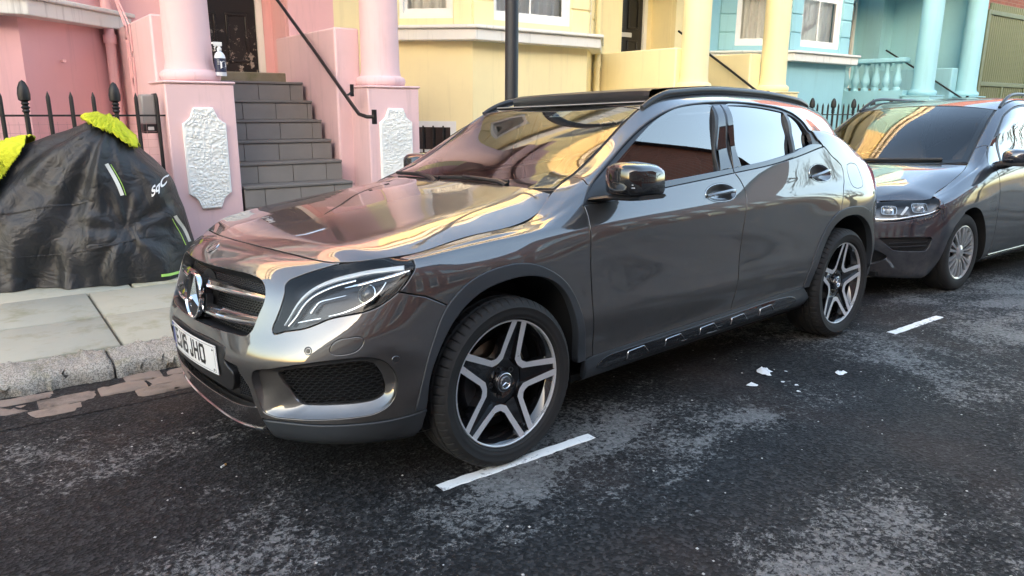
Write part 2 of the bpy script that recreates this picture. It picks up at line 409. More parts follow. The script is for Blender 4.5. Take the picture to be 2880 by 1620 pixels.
def stucco(name, col, dirt=.35, bump=.25, streak=1):
    t = NT(name); f = t.noise(1.6, 6, .6); g = t.noise(55, 6, .65); st = t.noise(1, 6, .7, vec=t.tc(scale=(9, 9, .55))); sp = t.noise(7, 8, .75)
    c = t.mix(f, tuple(x * .90 for x in col), tuple(min(1, x * 1.06) for x in col))
    c = t.mix(t.math('MULTIPLY', t.ramp(st, [(.55, 0), (.80, dirt * streak)]), 1.0), c, tuple(x * .35 + .02 for x in col))
    c = t.mix(t.ramp(sp, [(.64, 0), (.80, dirt)]), c, tuple(x * .55 for x in col))
    c = t.mix(t.ramp(t.noise(.8, 5, .7, vec=t.tc(scale=(1, 1, .7))), [(.55, 0), (.8, dirt * .9)]), c, tuple(x * .7 + .02 for x in col))
    t.set(Base_Color=c, Roughness=.72, Normal=t.bump(t.mix(.35, g, f), bump, .006)); MATS[name] = t.m
    return t.m
PINK = stucco('pink stucco', (.77, .45, .46)); PINKD = stucco('pink pier stucco', (.72, .50, .51), .5)
YELL = stucco('yellow stucco', (.84, .73, .42), .25); BLUE = stucco('blue stucco', (.30, .56, .62), .3)
WHITEP = stucco('white sill paint', (.74, .74, .70), .75, .3, 1.3)
FRAMEW = simple('white joinery', (.78, .78, .75), .45, var=.06, vs=5)
BLACKD = simple('black door paint', (.012, .012, .013), .28, bump=(30, .25, .004))
def chipped(name):
    t = NT(name); m = t.ramp(t.noise(7, 8, .72), [(.55, 0), (.58, 1)]); sx = t.t.nodes.new('ShaderNodeSeparateXYZ'); t.l(t.tc(), sx.inputs[0])
    low = t.ramp(sx.outputs['Z'], [(0, 1), (1, 1)]); g = t.math('MULTIPLY', m, t.ramp(t.math('SUBTRACT', 2.45, sx.outputs['Z']), [(.0, 0), (.3, 1)]))
    t.set(Base_Color=t.mix(g, (.012, .012, .013), t.mix(t.noise(20), (.5, .47, .43), (.16, .10, .06))), Roughness=t.mix(g, .28, .8), Normal=t.bump(g, -.4, .004)); return t.m
CHIP = chipped('chipped black door')
STEPT = simple('stair tile', (.20, .185, .172), .62, var=.2, vs=5, bump=(40, .2, .003)); STEPN = simple('stair nosing', (.15, .14, .13), .6, var=.2, vs=6); GROUT = simple('stair grout', (.045, .042, .04), .9)
IRON = simple('black iron paint', (.007, .0075, .0085), .5, bump=(90, .35, .003)); IRONB = simple('black tube', (.012, .012, .013), .35)
CURT = simple('net curtain', (.80, .80, .79), .9); WPANE = glass('window pane', (.85, .87, .87), boost=1.2); BRONZE = simple('letter plate', (.55, .55, .52), .35)
MOSSY = stone('mossy threshold', (.16, .14, .10), (.24, .21, .15), 8, .5, (.10, .10, .04))
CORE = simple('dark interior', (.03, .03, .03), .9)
def brickmat():
    t = NT('red brick'); b = t.t.nodes.new('ShaderNodeTexBrick'); mp = t.tc(scale=1)
    sx = t.t.nodes.new('ShaderNodeSeparateXYZ'); t.l(mp, sx.inputs[0]); cb = t.t.nodes.new('ShaderNodeCombineXYZ'); t.l(t.math('ADD', sx.outputs['X'], sx.outputs['Y']), cb.inputs[0]); t.l(sx.outputs['Z'], cb.inputs[1]); t.l(cb.outputs[0], b.inputs['Vector'])
    b.inputs['Scale'].default_value = 1; b.inputs['Brick Width'].default_value = .225; b.inputs['Row Height'].default_value = .075; b.inputs['Mortar Size'].default_value = .006
    b.inputs['Color1'].default_value = (.24, .075, .045, 1); b.inputs['Color2'].default_value = (.16, .05, .032, 1); b.inputs['Mortar'].default_value = (.22, .18, .15, 1)
    t.set(Base_Color=t.mix(.35, b.outputs[0], t.mix(t.noise(2, 6, .7), (.10, .035, .025), (.26, .09, .055))), Roughness=.88, Normal=t.bump(b.outputs['Fac'], -.4, .01)); return t.m
BRICK = brickmat()
def struct(o): o['kind'] = 'structure'; return o
# ------------------------------------------------------------------ ground, road, gutter, kerb, pavement
def road_z(y): return -math.tan(R(1.9)) * y if y > -3.4 else -math.tan(R(1.9)) * -3.4 + (y + 3.4) * .033
mb = MB().add([(-900, -900, -1.6), (900, -900, -1.6), (900, 900, -1.6), (-900, 900, -1.6)], [(0, 1, 2, 3)]); struct(mb.build('ground', simple('earth', (.10, .09, .07), .95)))
ys = [-7.4, -5.5, -3.9, -3.4, -2.9, -1.5, 0, 1.30]; xs = [-60, -12, -3, 3, 9, 20, 90]
V = [(x, y, road_z(y)) for y in ys for x in xs]; n = len(xs); struct(mk('road', V, [(j * n + i, j * n + i + 1, (j + 1) * n + i + 1, (j + 1) * n + i) for j in range(len(ys) - 1) for i in range(n - 1)], ASPH))
def rough_block(name, x0, x1, y0, y1, z0, z1, mat, parent, amp=.004, round_=.02, seg=.05, seed=0, tilt=0):
    """worn stone: a rounded block with uneven top and front"""
    rn = np.random.RandomState(seed); nx = max(2, int((x1 - x0) / seg) + 1); prof = [(y0, z0), (y0 - .0, z1 - round_ * 1.6), (y0 + round_ * .25, z1 - round_ * .6), (y0 + round_ * .8, z1 - round_ * .12), (y0 + round_ * 1.8, z1), (y0 * .5 + y1 * .5, z1 + .001), (y1 - .01, z1), (y1, z1 - .008), (y1, z0)]
    ph = rn.rand(8) * 6.28; V = []
    for i in range(nx + 1):
        f = i / nx; x = x0 + (x1 - x0) * f; e = 0.012 * math.exp(-min(f, 1 - f) * nx * .9)
        for j, (y, z) in enumerate(prof):
            w = amp * (math.sin(x * 17 + ph[0] + j) + .7 * math.sin(x * 41 + ph[1] + j * 2) + .5 * math.sin(x * 83 + ph[2] + j * 3)) * .6 + rn.randn() * amp * .5
            V.append((x, y + (w if j < 4 else 0), z + (w * .8 - e if 0 < j < 7 else 0) + tilt * (f - .5)))
    L = len(prof); Fc = [(i * L + j, i * L + j + 1, (i + 1) * L + j + 1, (i + 1) * L + j)[::-1] for i in range(nx) for j in range(L - 1)] + [tuple(range(L)), tuple(nx * L + j for j in range(L))[::-1]]
    return mk(name, V, Fc, mat, parent, sharp=60)
KZ = .052
kerb_o = struct(MB().bx((-40, 1.31, -.25), (60, 1.58, .02)).build('kerb', simple('kerb bed', (.08, .075, .07), .95)))
xk = -8.9; i = 0
while xk < 14:
    L = rnd.uniform(.75, 1.05)
    if i == 0: L = -2.0 - xk - .05; 
    if abs(xk + 2.0) < .1: L = 1.035
    rough_block('kerb_stone', xk, xk + L - .012, 1.285, 1.60, -.2, KZ + rnd.uniform(-.004, .004), GRAN, kerb_o, .015, .05, .020, i); xk += L; i += 1
pave = struct(MB().bx((-40, 1.59, -.3), (60, 4.35, .028)).build('pavement', simple('joint sand', (.10, .095, .075), .95)))
for r_, (y0, y1) in enumerate(((1.612, 2.335), (2.345, 3.085), (3.095, 3.80), (3.81, 4.32))):
    x = -.925 - 7 * .92 + (.0 if r_ < 2 else .31)
    while x < 13:
        w = .91; m = MB(); d = .004; zt = KZ + rnd.uniform(-.003, .002)
        q = [(x + d, y0, .0), (x + w - d, y0, .0), (x + w - d, y1, .0), (x + d, y1, .0)]; b = .006
        V = [(a, c, .0) for a, c, _ in q] + [(a, c, zt - b) for a, c, _ in q] + [(a + (b if k in (0, 3) else -b), c + (b if k < 2 else -b), zt + rnd.uniform(-.001, .001)) for k, (a, c, _) in enumerate(q)]
        m.add(V, [(8, 9, 10, 11)] + [(o + k, o + (k + 1) % 4, o + 4 + (k + 1) % 4, o + 4 + k) for o in (0, 4) for k in range(4)]); m.build('paving_slab', SLAB, pave, sharp=60); x += w + .01
gut = struct(MB().add([(-40, .80, road_z(.80) + .003), (60, .80, road_z(.80) + .003), (60, 1.29, road_z(1.29) + .003), (-40, 1.29, road_z(1.29) + .003)], [(0, 1, 2, 3)]).build('gutter', ASPH))
for r_, (y0, y1) in enumerate(((.865, .985), (.995, 1.125), (1.135, 1.255))):
    x = -3.2 + r_ * .13
    while x < 5.5:
        w = rnd.uniform(.19, .34)
        if rnd.random() < (.45, .8, .7)[r_]: rough_block('gutter_sett', x, x + w - .014, y0 + rnd.uniform(-.008, .008), y1 + rnd.uniform(-.008, .008), -.1, road_z((y0 + y1) / 2) + rnd.uniform(.006, .020), SETT, gut, .006, .016, .03, int(x * 100) + 999, rnd.uniform(-.004, .004))
        x += w
# parking bay dashes
def worn_paint():
    t = NT('worn road paint'); m = t.ramp(t.math('ADD', t.math('MULTIPLY', t.noise(34, 8, .8), .7), t.math('MULTIPLY', t.noise(6, 4, .6), .3)), [(.40, 1), (.46, 0)])
    t.set(Base_Color=t.mix(m, (.86, .87, .85), (.25, .25, .25)), Roughness=.7, Normal=t.bump(t.noise(120, 6, .7), .5, .004)); return t.m
WPT = worn_paint()
for x0, x1, y0, y1 in ((-.262, .502, -.905, -.852), (3.06, 3.72, -.905, -.852), (-6.9, -6.1, -.905, -.852), (9.3, 10.0, -.905, -.852)):
    V = []; Fc = []; m = 28
    for i in range(m + 1):
        x = x0 + (x1 - x0) * i / m; e0, e1 = rnd.uniform(-.003, .003), rnd.uniform(-.003, .003)
        for y, dz in ((y0 + e0, .0), (y0 + e0 + .002, .0045), (y1 + e1 - .002, .0045), (y1 + e1, .0)): V.append((x + rnd.uniform(-.004, .004) * (i in (0, m)), y, road_z(y) + dz + .0005))
    for i in range(m): Fc += [(i * 4 + j, (i + 1) * 4 + j, (i + 1) * 4 + j + 1, i * 4 + j + 1) for j in range(3)]
    o = mk('parking_line', V, Fc, WPT); struct(o)
# ------------------------------------------------------------------ the terrace
def window(root, c, w, z0, z1, rz, bars=(1, 1), depth=.16, curtain=True, mid=.5):
    """sash window centred on plan point c, facing local -Y turned by rz"""
    ca, sa = math.cos(rz), math.sin(rz); T = Matrix.Translation((c[0], c[1], 0)) @ Matrix.Rotation(rz, 4, 'Z'); h = z1 - z0; fw = .055
    def put(mbx, name, mat, par, **k):
        mbx.V = [tuple(T @ Vector(v)) for v in mbx.V]; return mbx.build(name, mat, par, **k)
    f = MB(); y0, y1 = .02, depth
    for a, b in (((-w / 2, z0), (-w / 2 + fw, z1)), ((w / 2 - fw, z0), (w / 2, z1)), ((-w / 2 + fw, z1 - fw), (w / 2 - fw, z1)), ((-w / 2 + fw, z0), (w / 2 - fw, z0 + .07))): f.bx((a[0], y0, a[1]), (b[0], y1, b[1]))
    wn = put(f, 'window', FRAMEW, root, smooth=False)
    s = MB(); iw = w / 2 - fw; sw = .045; zm = z0 + h * mid
    for zz0, zz1, yy in ((z0 + .07, zm + .02, .075), (zm - .02, z1 - fw, .105)):
        for a, b in (((-iw, zz0), (-iw + sw, zz1)), ((iw - sw, zz0), (iw, zz1)), ((-iw + sw, zz1 - sw), (iw - sw, zz1)), ((-iw + sw, zz0), (iw - sw, zz0 + sw * 1.4))): s.bx((a[0], yy, a[1]), (b[0], yy + .028, b[1]))
        if bars[0] > 1: s.bx((-.012, yy + .002, zz0 + sw), (.012, yy + .026, zz1 - sw))
    put(s, 'sash', FRAMEW, wn, smooth=False)
    for zz0, zz1, yy in ((z0 + .1, zm, .09), (zm, z1 - fw, .12)): put(MB().add([(-iw, yy, zz0), (iw, yy, zz0), (iw, yy, zz1), (-iw, yy, zz1)], [(0, 1, 2, 3)]), 'pane', WPANE, wn, smooth=False)
    if curtain:
        V = []; m = 60; ph = rnd.random() * 6
        for i in range(m + 1):
            x = -iw + 2 * iw * i / m; yy = .20 + .022 * math.sin(x * 38 + ph) + .014 * math.sin(x * 83 + ph * 2)
            V += [(x, yy, z0 + .05), (x, yy * 1.02, z1)]
        V = [tuple(T @ Vector(v)) for v in V]; mk('curtain', V, [(2 * i, 2 * i + 2, 2 * i + 3, 2 * i + 1) for i in range(m)], CURT, wn, sharp=80)
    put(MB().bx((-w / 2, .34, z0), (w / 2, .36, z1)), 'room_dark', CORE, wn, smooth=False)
    return wn
def facet(root, A, B, z0, z1, wz0, wz1, p0, p1, mat, th=.30, win=True, quoin=None, name='wall', **kw):
    """straight wall from A to B (outer face to the right of A->B is -normal side), with one window"""
    A = Vector(A); B = Vector(B); d = B - A; L = d.length; rz = math.atan2(d.y, d.x); T = Matrix.Translation((A.x, A.y, 0)) @ Matrix.Rotation(rz, 4, 'Z'); m = MB()
    if win:
        for a, b in (((0, z0), (p0, z1)), ((L - p1, z0), (L, z1)), ((p0, z0), (L - p1, wz0)), ((p0, wz1), (L - p1, z1))):
            if b[1] - a[1] > .01: m.bx((a[0], 0, a[1]), (b[0], th, b[1]))
    else: m.bx((0, 0, z0), (L, th, z1))
    m.V = [tuple(T @ Vector(v)) for v in m.V]; m.build(name, mat, root, smooth=False)
    if win:
        c = A + d * ((p0 + L - p1) / 2 / L); window(root, c, L - p0 - p1, wz0, wz1, rz, **kw)
    if quoin:
        zq = z0 + .02; i = 0
        while zq + .30 < z1:
            for a, b in ((0, p0), (L - p1, L)):
                q = MB().bx((a + .004, -.022, zq), (b - .004, .01, zq + .30)); q.V = [tuple(T @ Vector(v)) for v in q.V]; q.build('quoin_block', mat, root, bevel=.012)
            zq += .325
def house(k, name, label, mat, matp, dz, style):
    X = 7.1 * k; root = empty(name, (X, 4.2, .05), label=label, cat='house', group=None); OFF = Vector((X, 4.2, .05))
    par = empty('tmp'); bpy.data.objects.remove(par)
    items0 = set(bpy.data.objects)
    def P(x, y): return (X + x, y)
    # main wall, with the door recess between x .55 and 2.05
    m = MB()
    for a, b in (((-4.55, 6.4, -1.5), (-3.9, 6.75, 11)), ((-.05, 6.4, -1.5), (.62, 6.75, 11)), ((1.95, 6.4, -1.5), (2.55, 6.75, 11)), ((.62, 6.4, 4.6), (1.95, 6.75, 11)), ((-3.9, 6.4, 5.4), (-.05, 6.75, 6.3)), ((-3.9, 6.4, 8.1), (-.05, 6.75, 11)), ((-3.9, 6.4, 6.3), (-3.2, 6.75, 8.1)), ((-.75, 6.4, 6.3), (-.05, 6.75, 8.1)), ((-2.35, 6.4, 6.3), (-1.6, 6.75, 8.1))):
        m.bx((X + a[0], a[1], a[2]), (X + b[0], b[1], b[2]))
    m.build('wall', mat, root, smooth=False)
    m = MB(); m.bx((X + .57, 6.5, -1.5), (X + .626, 7.2, 4.59)); m.bx((X + 1.944, 6.5, -1.5), (X + 2.0, 7.2, 4.59)); m.bx((X + .62, 6.98, 1.7), (X + .80, 7.2, 4.6)); m.bx((X + 1.80, 6.98, 1.7), (X + 1.95, 7.2, 4.6)); m.bx((X + .62, 6.98, 4.1), (X + 1.95, 7.2, 4.6)); m.build('door_recess', mat, root, smooth=False)
    for xa in (-2.775, -1.175): window(root, (X + xa, 6.5), .85, 6.3, 8.1, 0)
    for xa in (-2.775, -1.175, 1.25): 
        m = MB().bx((X + xa - .55, 6.28, 6.18), (X + xa + .55, 6.45, 6.3)); m.bx((X + xa - .55, 6.30, 8.1), (X + xa + .55, 6.42, 8.28)); m.build('window_moulding', WHITEP, root, bevel=.02)
    m = MB(); m.bx((X - 4.55, 6.05, 10.6), (X + 2.55, 6.5, 11.0)); m.bx((X - 4.55, 6.25, 10.2), (X + 2.55, 6.45, 10.6)); m.build('cornice', WHITEP, root, bevel=.03)
    # bay
    b0, b1, b2, b3 = (-3.93, 6.4), (-3.0, 5.5), (-.96, 5.5), (-.03, 6.4)
    zs = 2.20 + dz
    pg = [P(*q) for q in ((-3.93, 6.4), (-3.0, 5.5), (-.96, 5.5), (-.03, 6.4))]
    m = MB().prism(pg[::1], -1.5, zs); m.build('bay_base', mat, root, smooth=False)
    def grow(e): 
        s = e * .414; return [P(-3.93 - e, 6.4), P(-3.0 - s, 5.5 - e), P(-.96 + s, 5.5 - e), P(-.03 + e, 6.4)]
    # white sill in straight lengths
    m = MB().prism(grow(.20), zs + .0, zs + .145); m.prism(grow(.245), zs + .145, zs + .19); m.build('bay_sill', WHITEP, root, bevel=.012)
    z0 = zs + .19
    qn = None if style == 'pink' else True
    facet(root, P(*b0), P(*b1), z0, 5.0, z0 + .10, 4.35, .30, .26, mat, quoin=qn)
    facet(root, P(*b1), P(*b2), z0, 5.0, z0 + .10, 4.35, .34, .34, mat, quoin=qn, bars=(2, 1))
    facet(root, P(*b2), P(*b3), z0, 5.0, z0 + .10, 4.35, .26, .30, mat, quoin=qn)
    m = MB().prism(grow(.28), 5.0, 5.35); m.prism(grow(.16), 5.35, 5.5); m.build('bay_cornice', WHITEP, root, bevel=.03)
    m = MB().prism(grow(-.04), 5.5, 6.0); m.build('bay_parapet', mat, root, smooth=False)
    # porch: piers, plaques, columns, entablature
    for xc in (.28, 2.24):
        m = MB().bx((X + xc - .30, 4.2, -.1), (X + xc + .30, 4.8, 1.60 + dz)); m.bx((X + xc - .315, 4.185, 1.60 + dz), (X + xc + .315, 4.815, 1.625 + dz)); m.build('pier', matp, root, bevel=.012)
        pr = [(.0, 1.625), (.245, 1.625), (.262, 1.64), (.268, 1.67), (.262, 1.70), (.245, 1.718), (.222, 1.728), (.216, 1.75), (.208, 1.80), (.203, 2.3), (.200, 3.2), (.188, 4.05), (.195, 4.07), (.215, 4.10), (.215, 4.16), (.25, 4.22), (.25, 4.3), (0, 4.3)]
        m = MB().lathe([(r, z + dz) for r, z in pr], 36, c=(X + xc, 4.5, 0)); m.build('column', matp, root, sharp=50)
    m = MB(); m.bx((X - .08, 4.12, 4.3 + dz), (X + 2.6, 6.45, 4.75)); m.bx((X - .18, 4.02, 4.75), (X + 2.7, 6.5, 4.95)); m.bx((X - .02, 4.2, 4.95), (X + 2.54, 6.4, 5.5)); m.build('porch_entablature', matp, root, bevel=.02)
    # stairs
    for s in range(-2, 6):
        y = 4.2 + .25 * s; z = .65 + .205 * s + dz
        st = MB().bx((X + .60, y + .012, -.1), (X + 1.72, 7.0, z - .028)).build('step', GROUT, root, smooth=False)
        MB().bx((X + .60, y - .015, z - .028), (X + 1.72, y + .30, z)).build('tread', STEPN, st, bevel=.006)
        xt = X + .60 - rnd.random() * .2
        while xt < X + 1.72:
            a, b = max(xt + .003, X + .601), min(xt + .357, X + 1.719)
            if b - a > .02: MB().bx((a, y, z - .203), (b, y + .015, z - .031)).build('riser_tile', STEPT, st, bevel=.002)
            xt += .36
    MB().bx((X + .61, 5.49, 1.45), (X + 1.71, 6.9, 1.666 + dz)).build('landing', STEPN, root, smooth=False)
    MB().bx((X + .57, 5.80, -.5), (X + 1.99, 7.25, 1.655 + dz)).build('porch_floor', matp, root, smooth=False)
    MB().bx((X + .63, 6.15, 1.66 + dz), (X + 1.94, 6.98, 1.80 + dz)).build('threshold', MOSSY, root, bevel=.015)
    # door
    dr = MB().bx((X + .86, 7.02, 1.77 + dz), (X + 1.74, 7.07, 3.85)).build('front_door', CHIP if style == 'pink' else BLACKD, root, smooth=False)
    for xa, xb, za, zb in ((.97, 1.24, 1.95, 2.55), (1.36, 1.63, 1.95, 2.55), (.97, 1.24, 2.75, 3.65), (1.36, 1.63, 2.75, 3.65)):
        q = MB(); 
        for a, b in (((xa, za), (xb, za + .03)), ((xa, zb - .03), (xb, zb)), ((xa, za + .03), (xa + .03, zb - .03)), ((xb - .03, za + .03), (xb, zb - .03))): q.bx((X + a[0], 7.0, a[1] + dz), (X + b[0], 7.02, b[1] + dz))
        q.build('door_panel', CHIP if style == 'pink' else BLACKD, dr, bevel=.006)
    if style != 'pink': MB().bx((X + 1.14, 6.995, 2.60 + dz), (X + 1.46, 7.02, 2.68 + dz)).build('letter_plate', BRONZE, dr, bevel=.004)
    m = MB(); m.bx((X + .78, 6.97, 1.77 + dz), (X + .86, 7.06, 4.1)); m.bx((X + 1.74, 6.97, 1.77 + dz), (X + 1.82, 7.06, 4.1)); m.bx((X + .86, 6.97, 3.85), (X + 1.74, 7.06, 3.95)); m.build('door_frame', FRAMEW, root, smooth=False)
    # stair walls
    if style == 'blue':
        MB().bx((X + 2.46, 4.78, -1.5), (X + 2.74, 6.5, 5.0)).build('porch_side_wall', mat, root, smooth=False)
        m = MB().bx((X - .02, 4.75, -1.5), (X + .28, 6.45, 1.80)); m.build('stair_wall', mat, root, smooth=False)
        MB().bx((X - .05, 4.78, 2.36), (X + .22, 6.42, 2.45)).build('balustrade_rail', mat, root, bevel=.02)
        for i in range(7):
            MB().lathe([(.0, 1.80), (.075, 1.80), (.075, 1.85), (.045, 1.87), (.085, 1.95), (.09, 2.0), (.055, 2.13), (.04, 2.2), (.05, 2.24), (.042, 2.27), (.07, 2.31), (.07, 2.36), (0, 2.36)], 14, c=(X + .09, 4.95 + i * .225, 0)).build('baluster', mat, root, sharp=50)
    else:
        MB().bx((X - .0, 4.62, -1.5), (X + .28, 6.42, 2.22 + dz)).build('stair_wall', matp, root, bevel=.02)
    MB().bx((X + 1.78, 4.62, -1.5), (X + 2.06, 6.42, 2.22 + dz)).build('stair_wall', matp, root, bevel=.02)
    # handrail
    x = X + 1.70
    m = MB().tube([(x, 6.1, 2.66 + dz), (x, 5.0, 2.0 + dz), (x, 4.05, 1.41 + dz), (x, 3.92, 1.335 + dz), (x + .03, 3.80, 1.31 + dz), (x + .09, 3.76, 1.31 + dz)], .019, 10); m.box((x + .09, 3.765, 1.31 + dz), (.03, .05, .14)); m.tube([(x, 4.22, 1.515 + dz), (x + .05, 4.24, 1.53 + dz), (x + .085, 4.25, 1.56 + dz)], .013, 8); m.box((x + .085, 4.25, 1.57 + dz), (.02, .05, .12)); m.build('handrail', IRONB, root)
    # rain pipe in the corner of the bay
    m = MB(); xc, yc = X - .10, 6.20
    m.tube([(xc, yc, 11), (xc, yc, -1.4)], .052, 12)
    for z in (1.2, 2.05, 3.6, 5.8, 8): m.tube([(xc, yc, z), (xc, yc, z + .09)], .066, 12)
    m.build('rain_pipe', mat, root)
    for o in root.children:
        o.matrix_parent_inverse = Matrix.Identity(4); o.location = Vector(o.location) - OFF
    return root
HP = house(0, 'terrace_house', 'pink stucco terrace house with white plaques on its porch piers', PINK, PINKD, 0, 'pink')
HY = house(1, 'terrace_house', 'yellow stucco terrace house with white streaked bay sill', YELL, YELL, .06, 'yellow')
HB = house(2, 'terrace_house', 'turquoise blue terrace house with balustrade beside its steps', BLUE, BLUE, .08, 'blue')
HW = house(-1, 'terrace_house', 'cream terrace house beyond the covered motorbike', stucco('cream stucco', (.70, .66, .56)), WHITEP, 0, 'yellow')
# vermiculated plaques on the pink piers
PLQ = stucco('plaque white', (.80, .82, .80), .12, .2, .4)
def plaque(xc):
    rn = np.random.RandomState(int(xc * 10)); nx, nz = 50, 116; W_, H_ = .19, .46
    cells = rn.rand(520, 2) * [2 * W_, 2 * H_] - [W_, H_]
    def hw(z):
        a = H_ - abs(z); return .085 if a < .012 else (.085 + .028 * min(1, a / .07) if a < .07 else (.113 + .072 * ((a - .07) / .07)**1.6 if a < .14 else W_ - .0))
    V = []; idx = {}
    for j in range(nz + 1):
        z = -H_ + 2 * H_ * j / nz; h = hw(z)
        for i in range(nx + 1):
            x = -h + 2 * h * i / nx; d = ((cells - [x, z]) * [1, 1.5])**2; s = np.sort(d.sum(1))[:2]; e = math.sqrt(s[1]) - math.sqrt(s[0])
            edge = min(i, nx - i, (j if j < nz - j else nz - j)); dp = .030 + (.010 * min(1, e / .012) if edge > 2 else .006) if edge > 0 else .028
            V.append((xc + x, 4.2 - dp, .93 + z))
    n = nx + 1; Fc = [(j * n + i, j * n + i + 1, (j + 1) * n + i + 1, (j + 1) * n + i) for j in range(nz) for i in range(nx)]
    rim = [i for i in range(n)] + [j * n + nx for j in range(1, nz + 1)] + [nz * n + i for i in range(nx - 1, -1, -1)] + [j * n for j in range(nz - 1, 0, -1)]
    b = len(V); V += [(V[i][0], 4.2, V[i][2]) for i in rim]; m = len(rim); Fc += [(rim[k], b + k, b + (k + 1) % m, rim[(k + 1) % m]) for k in range(m)]
    o = mk('plaque', V, Fc, PLQ, HP, sharp=50); o.location = (0, -4.2, -.05); return o
plaque(.285); plaque(2.245)
# ------------------------------------------------------------------ brick building with the green gate, far end of the terrace
BB = empty('brick_building', (22, 5.0, 0), label='red brick building with a green mesh gate at the terrace end', cat='building')
def bpart(m, name, mat, par=None, **k):
    o = m.build(name, mat, par or BB, **k)
    if par is None: o.location = (-22, -5.0, 0)
    return o
m = MB(); m.bx((17.9, 5.1, -1), (40, 12, 9)); bpart(m, 'wall', BRICK, smooth=False)
GREEN = simple('green gate paint', (.09, .115, .055), .5, var=.2); 
g0 = MB(); 
for a, b in (((17.3, 1.0), (17.42, 3.6)), ((19.9, 1.0), (20.0, 3.6)), ((17.42, 3.5), (19.9, 3.6)), ((17.42, 1.95), (19.9, 2.05)), ((18.6, 1.0), (18.68, 1.95))): g0.bx((a[0], 4.60, a[1]), (b[0], 4.68, b[1]))
gate = bpart(g0, 'gate', GREEN, bevel=.01)
for i in range(22): 
    x = 17.48 + i * .113; MB().tube([(x, 4.65, 1.0), (x, 4.65, 3.75)], .030, 6).build('gate_bar', GREEN, gate)
bpart(MB().bx((17.4, 4.76, 0), (20.0, 4.80, 3.5)), 'gate_board', simple('gate board', (.02, .018, .010), .8, var=.4, vs=6), smooth=False)
# ------------------------------------------------------------------ across the street (seen in the paintwork and the glass)
opp = struct(MB().bx((-60, -11, -.3), (90, -7.4, .08)).build('far_pavement', simple('far paving', (.26, .25, .22), .9)))
def brick_house(name, x0, x1, y, h, roof, label, gable=False):
    r = empty(name, ((x0 + x1) / 2, y, 0), label=label, cat='house', group=None); c = Vector(r.location)
    m = MB()
    if gable: m.prism([(x0, -.5), (x1, -.5), (x1, h), ((x0 + x1) / 2, h + roof), (x0, h)], y - 9, y, axis='y')
    else: m.bx((x0, y - 9, -.5), (x1, y, h))
    o = m.build('wall', BRICK, r, smooth=False); o.location = -c
    m = MB(); e = .3
    if gable:
        xm = (x0 + x1) / 2
        for s, xa in ((1, x0), (-1, x1)): m.add([(xa - s * e, y + e, h - .15), (xm, y + e, h + roof + .06), (xm, y - 9, h + roof + .06), (xa - s * e, y - 9, h - .15), (xa - s * e, y + e, h - .02), (xm, y + e, h + roof + .2), (xm, y - 9, h + roof + .2), (xa - s * e, y - 9, h - .02)], [(0, 1, 2, 3), (7, 6, 5, 4), (0, 4, 5, 1), (1, 5, 6, 2), (3, 7, 4, 0), (2, 6, 7, 3)])
    else:
        a_, b_ = x0 - e, x1 + e; m.add([(a_, y + e, h), (b_, y + e, h), (b_, y - 9, h), (a_, y - 9, h), (a_ + 4.4, y - 4.4, h + roof), (b_ - 4.4, y - 4.4, h + roof)], [(0, 1, 5, 4), (1, 2, 5), (2, 3, 4, 5), (3, 0, 4), (3, 2, 1, 0)])
    o = m.build('roof', simple('slate roof', (.05, .05, .055), .7, var=.3, vs=4), r, smooth=False); o.location = -c
    n = max(2, int((x1 - x0) / 2.2))
    for fl in range(3 if h > 8 else 2):
        for i in range(n):
            x = x0 + (x1 - x0) * (i + .5) / n; z = 1.0 + fl * 3.0
            f = MB()
            for a, b in (((-.55, 0), (-.49, 1.6)), ((.49, 0), (.55, 1.6)), ((-.49, 1.54), (.49, 1.6)), ((-.49, 0), (.49, .06)), ((-.49, .78), (.49, .84))): f.bx((x + a[0], y + .0, z + a[1]), (x + b[0], y + .07, z + b[1]))
            w = f.build('window', FRAMEW, r, smooth=False); w.location = -c
            MB().bx((x - .49, y + .005, z + .06), (x + .49, y + .03, z + 1.54)).build('pane', simple('far pane', (.10, .13, .15), .05, coat=1), w, smooth=False)
            MB().bx((x - .65, y, z - .14), (x + .65, y + .12, z - .002)).build('sill', simple('stone sill', (.45, .43, .38), .8), w, smooth=False)
    m = MB().bx((x0, y - .02, 3.0), (x1, y + .06, 3.16)); o = m.build('string_course', simple('stone band', (.45, .43, .38), .8), r, smooth=False); o.location = -c
    return r
brick_house('brick_house', 1.6, 26.5, -11, 8.0, 2.7, 'long red brick house across the street facing the parked cars')
brick_house('brick_house', -44, 1.2, -11, 9.4, 3.2, 'tall red brick terrace added across the street to block the low sun')  # added sun blocker, tall enough to keep the street in shade
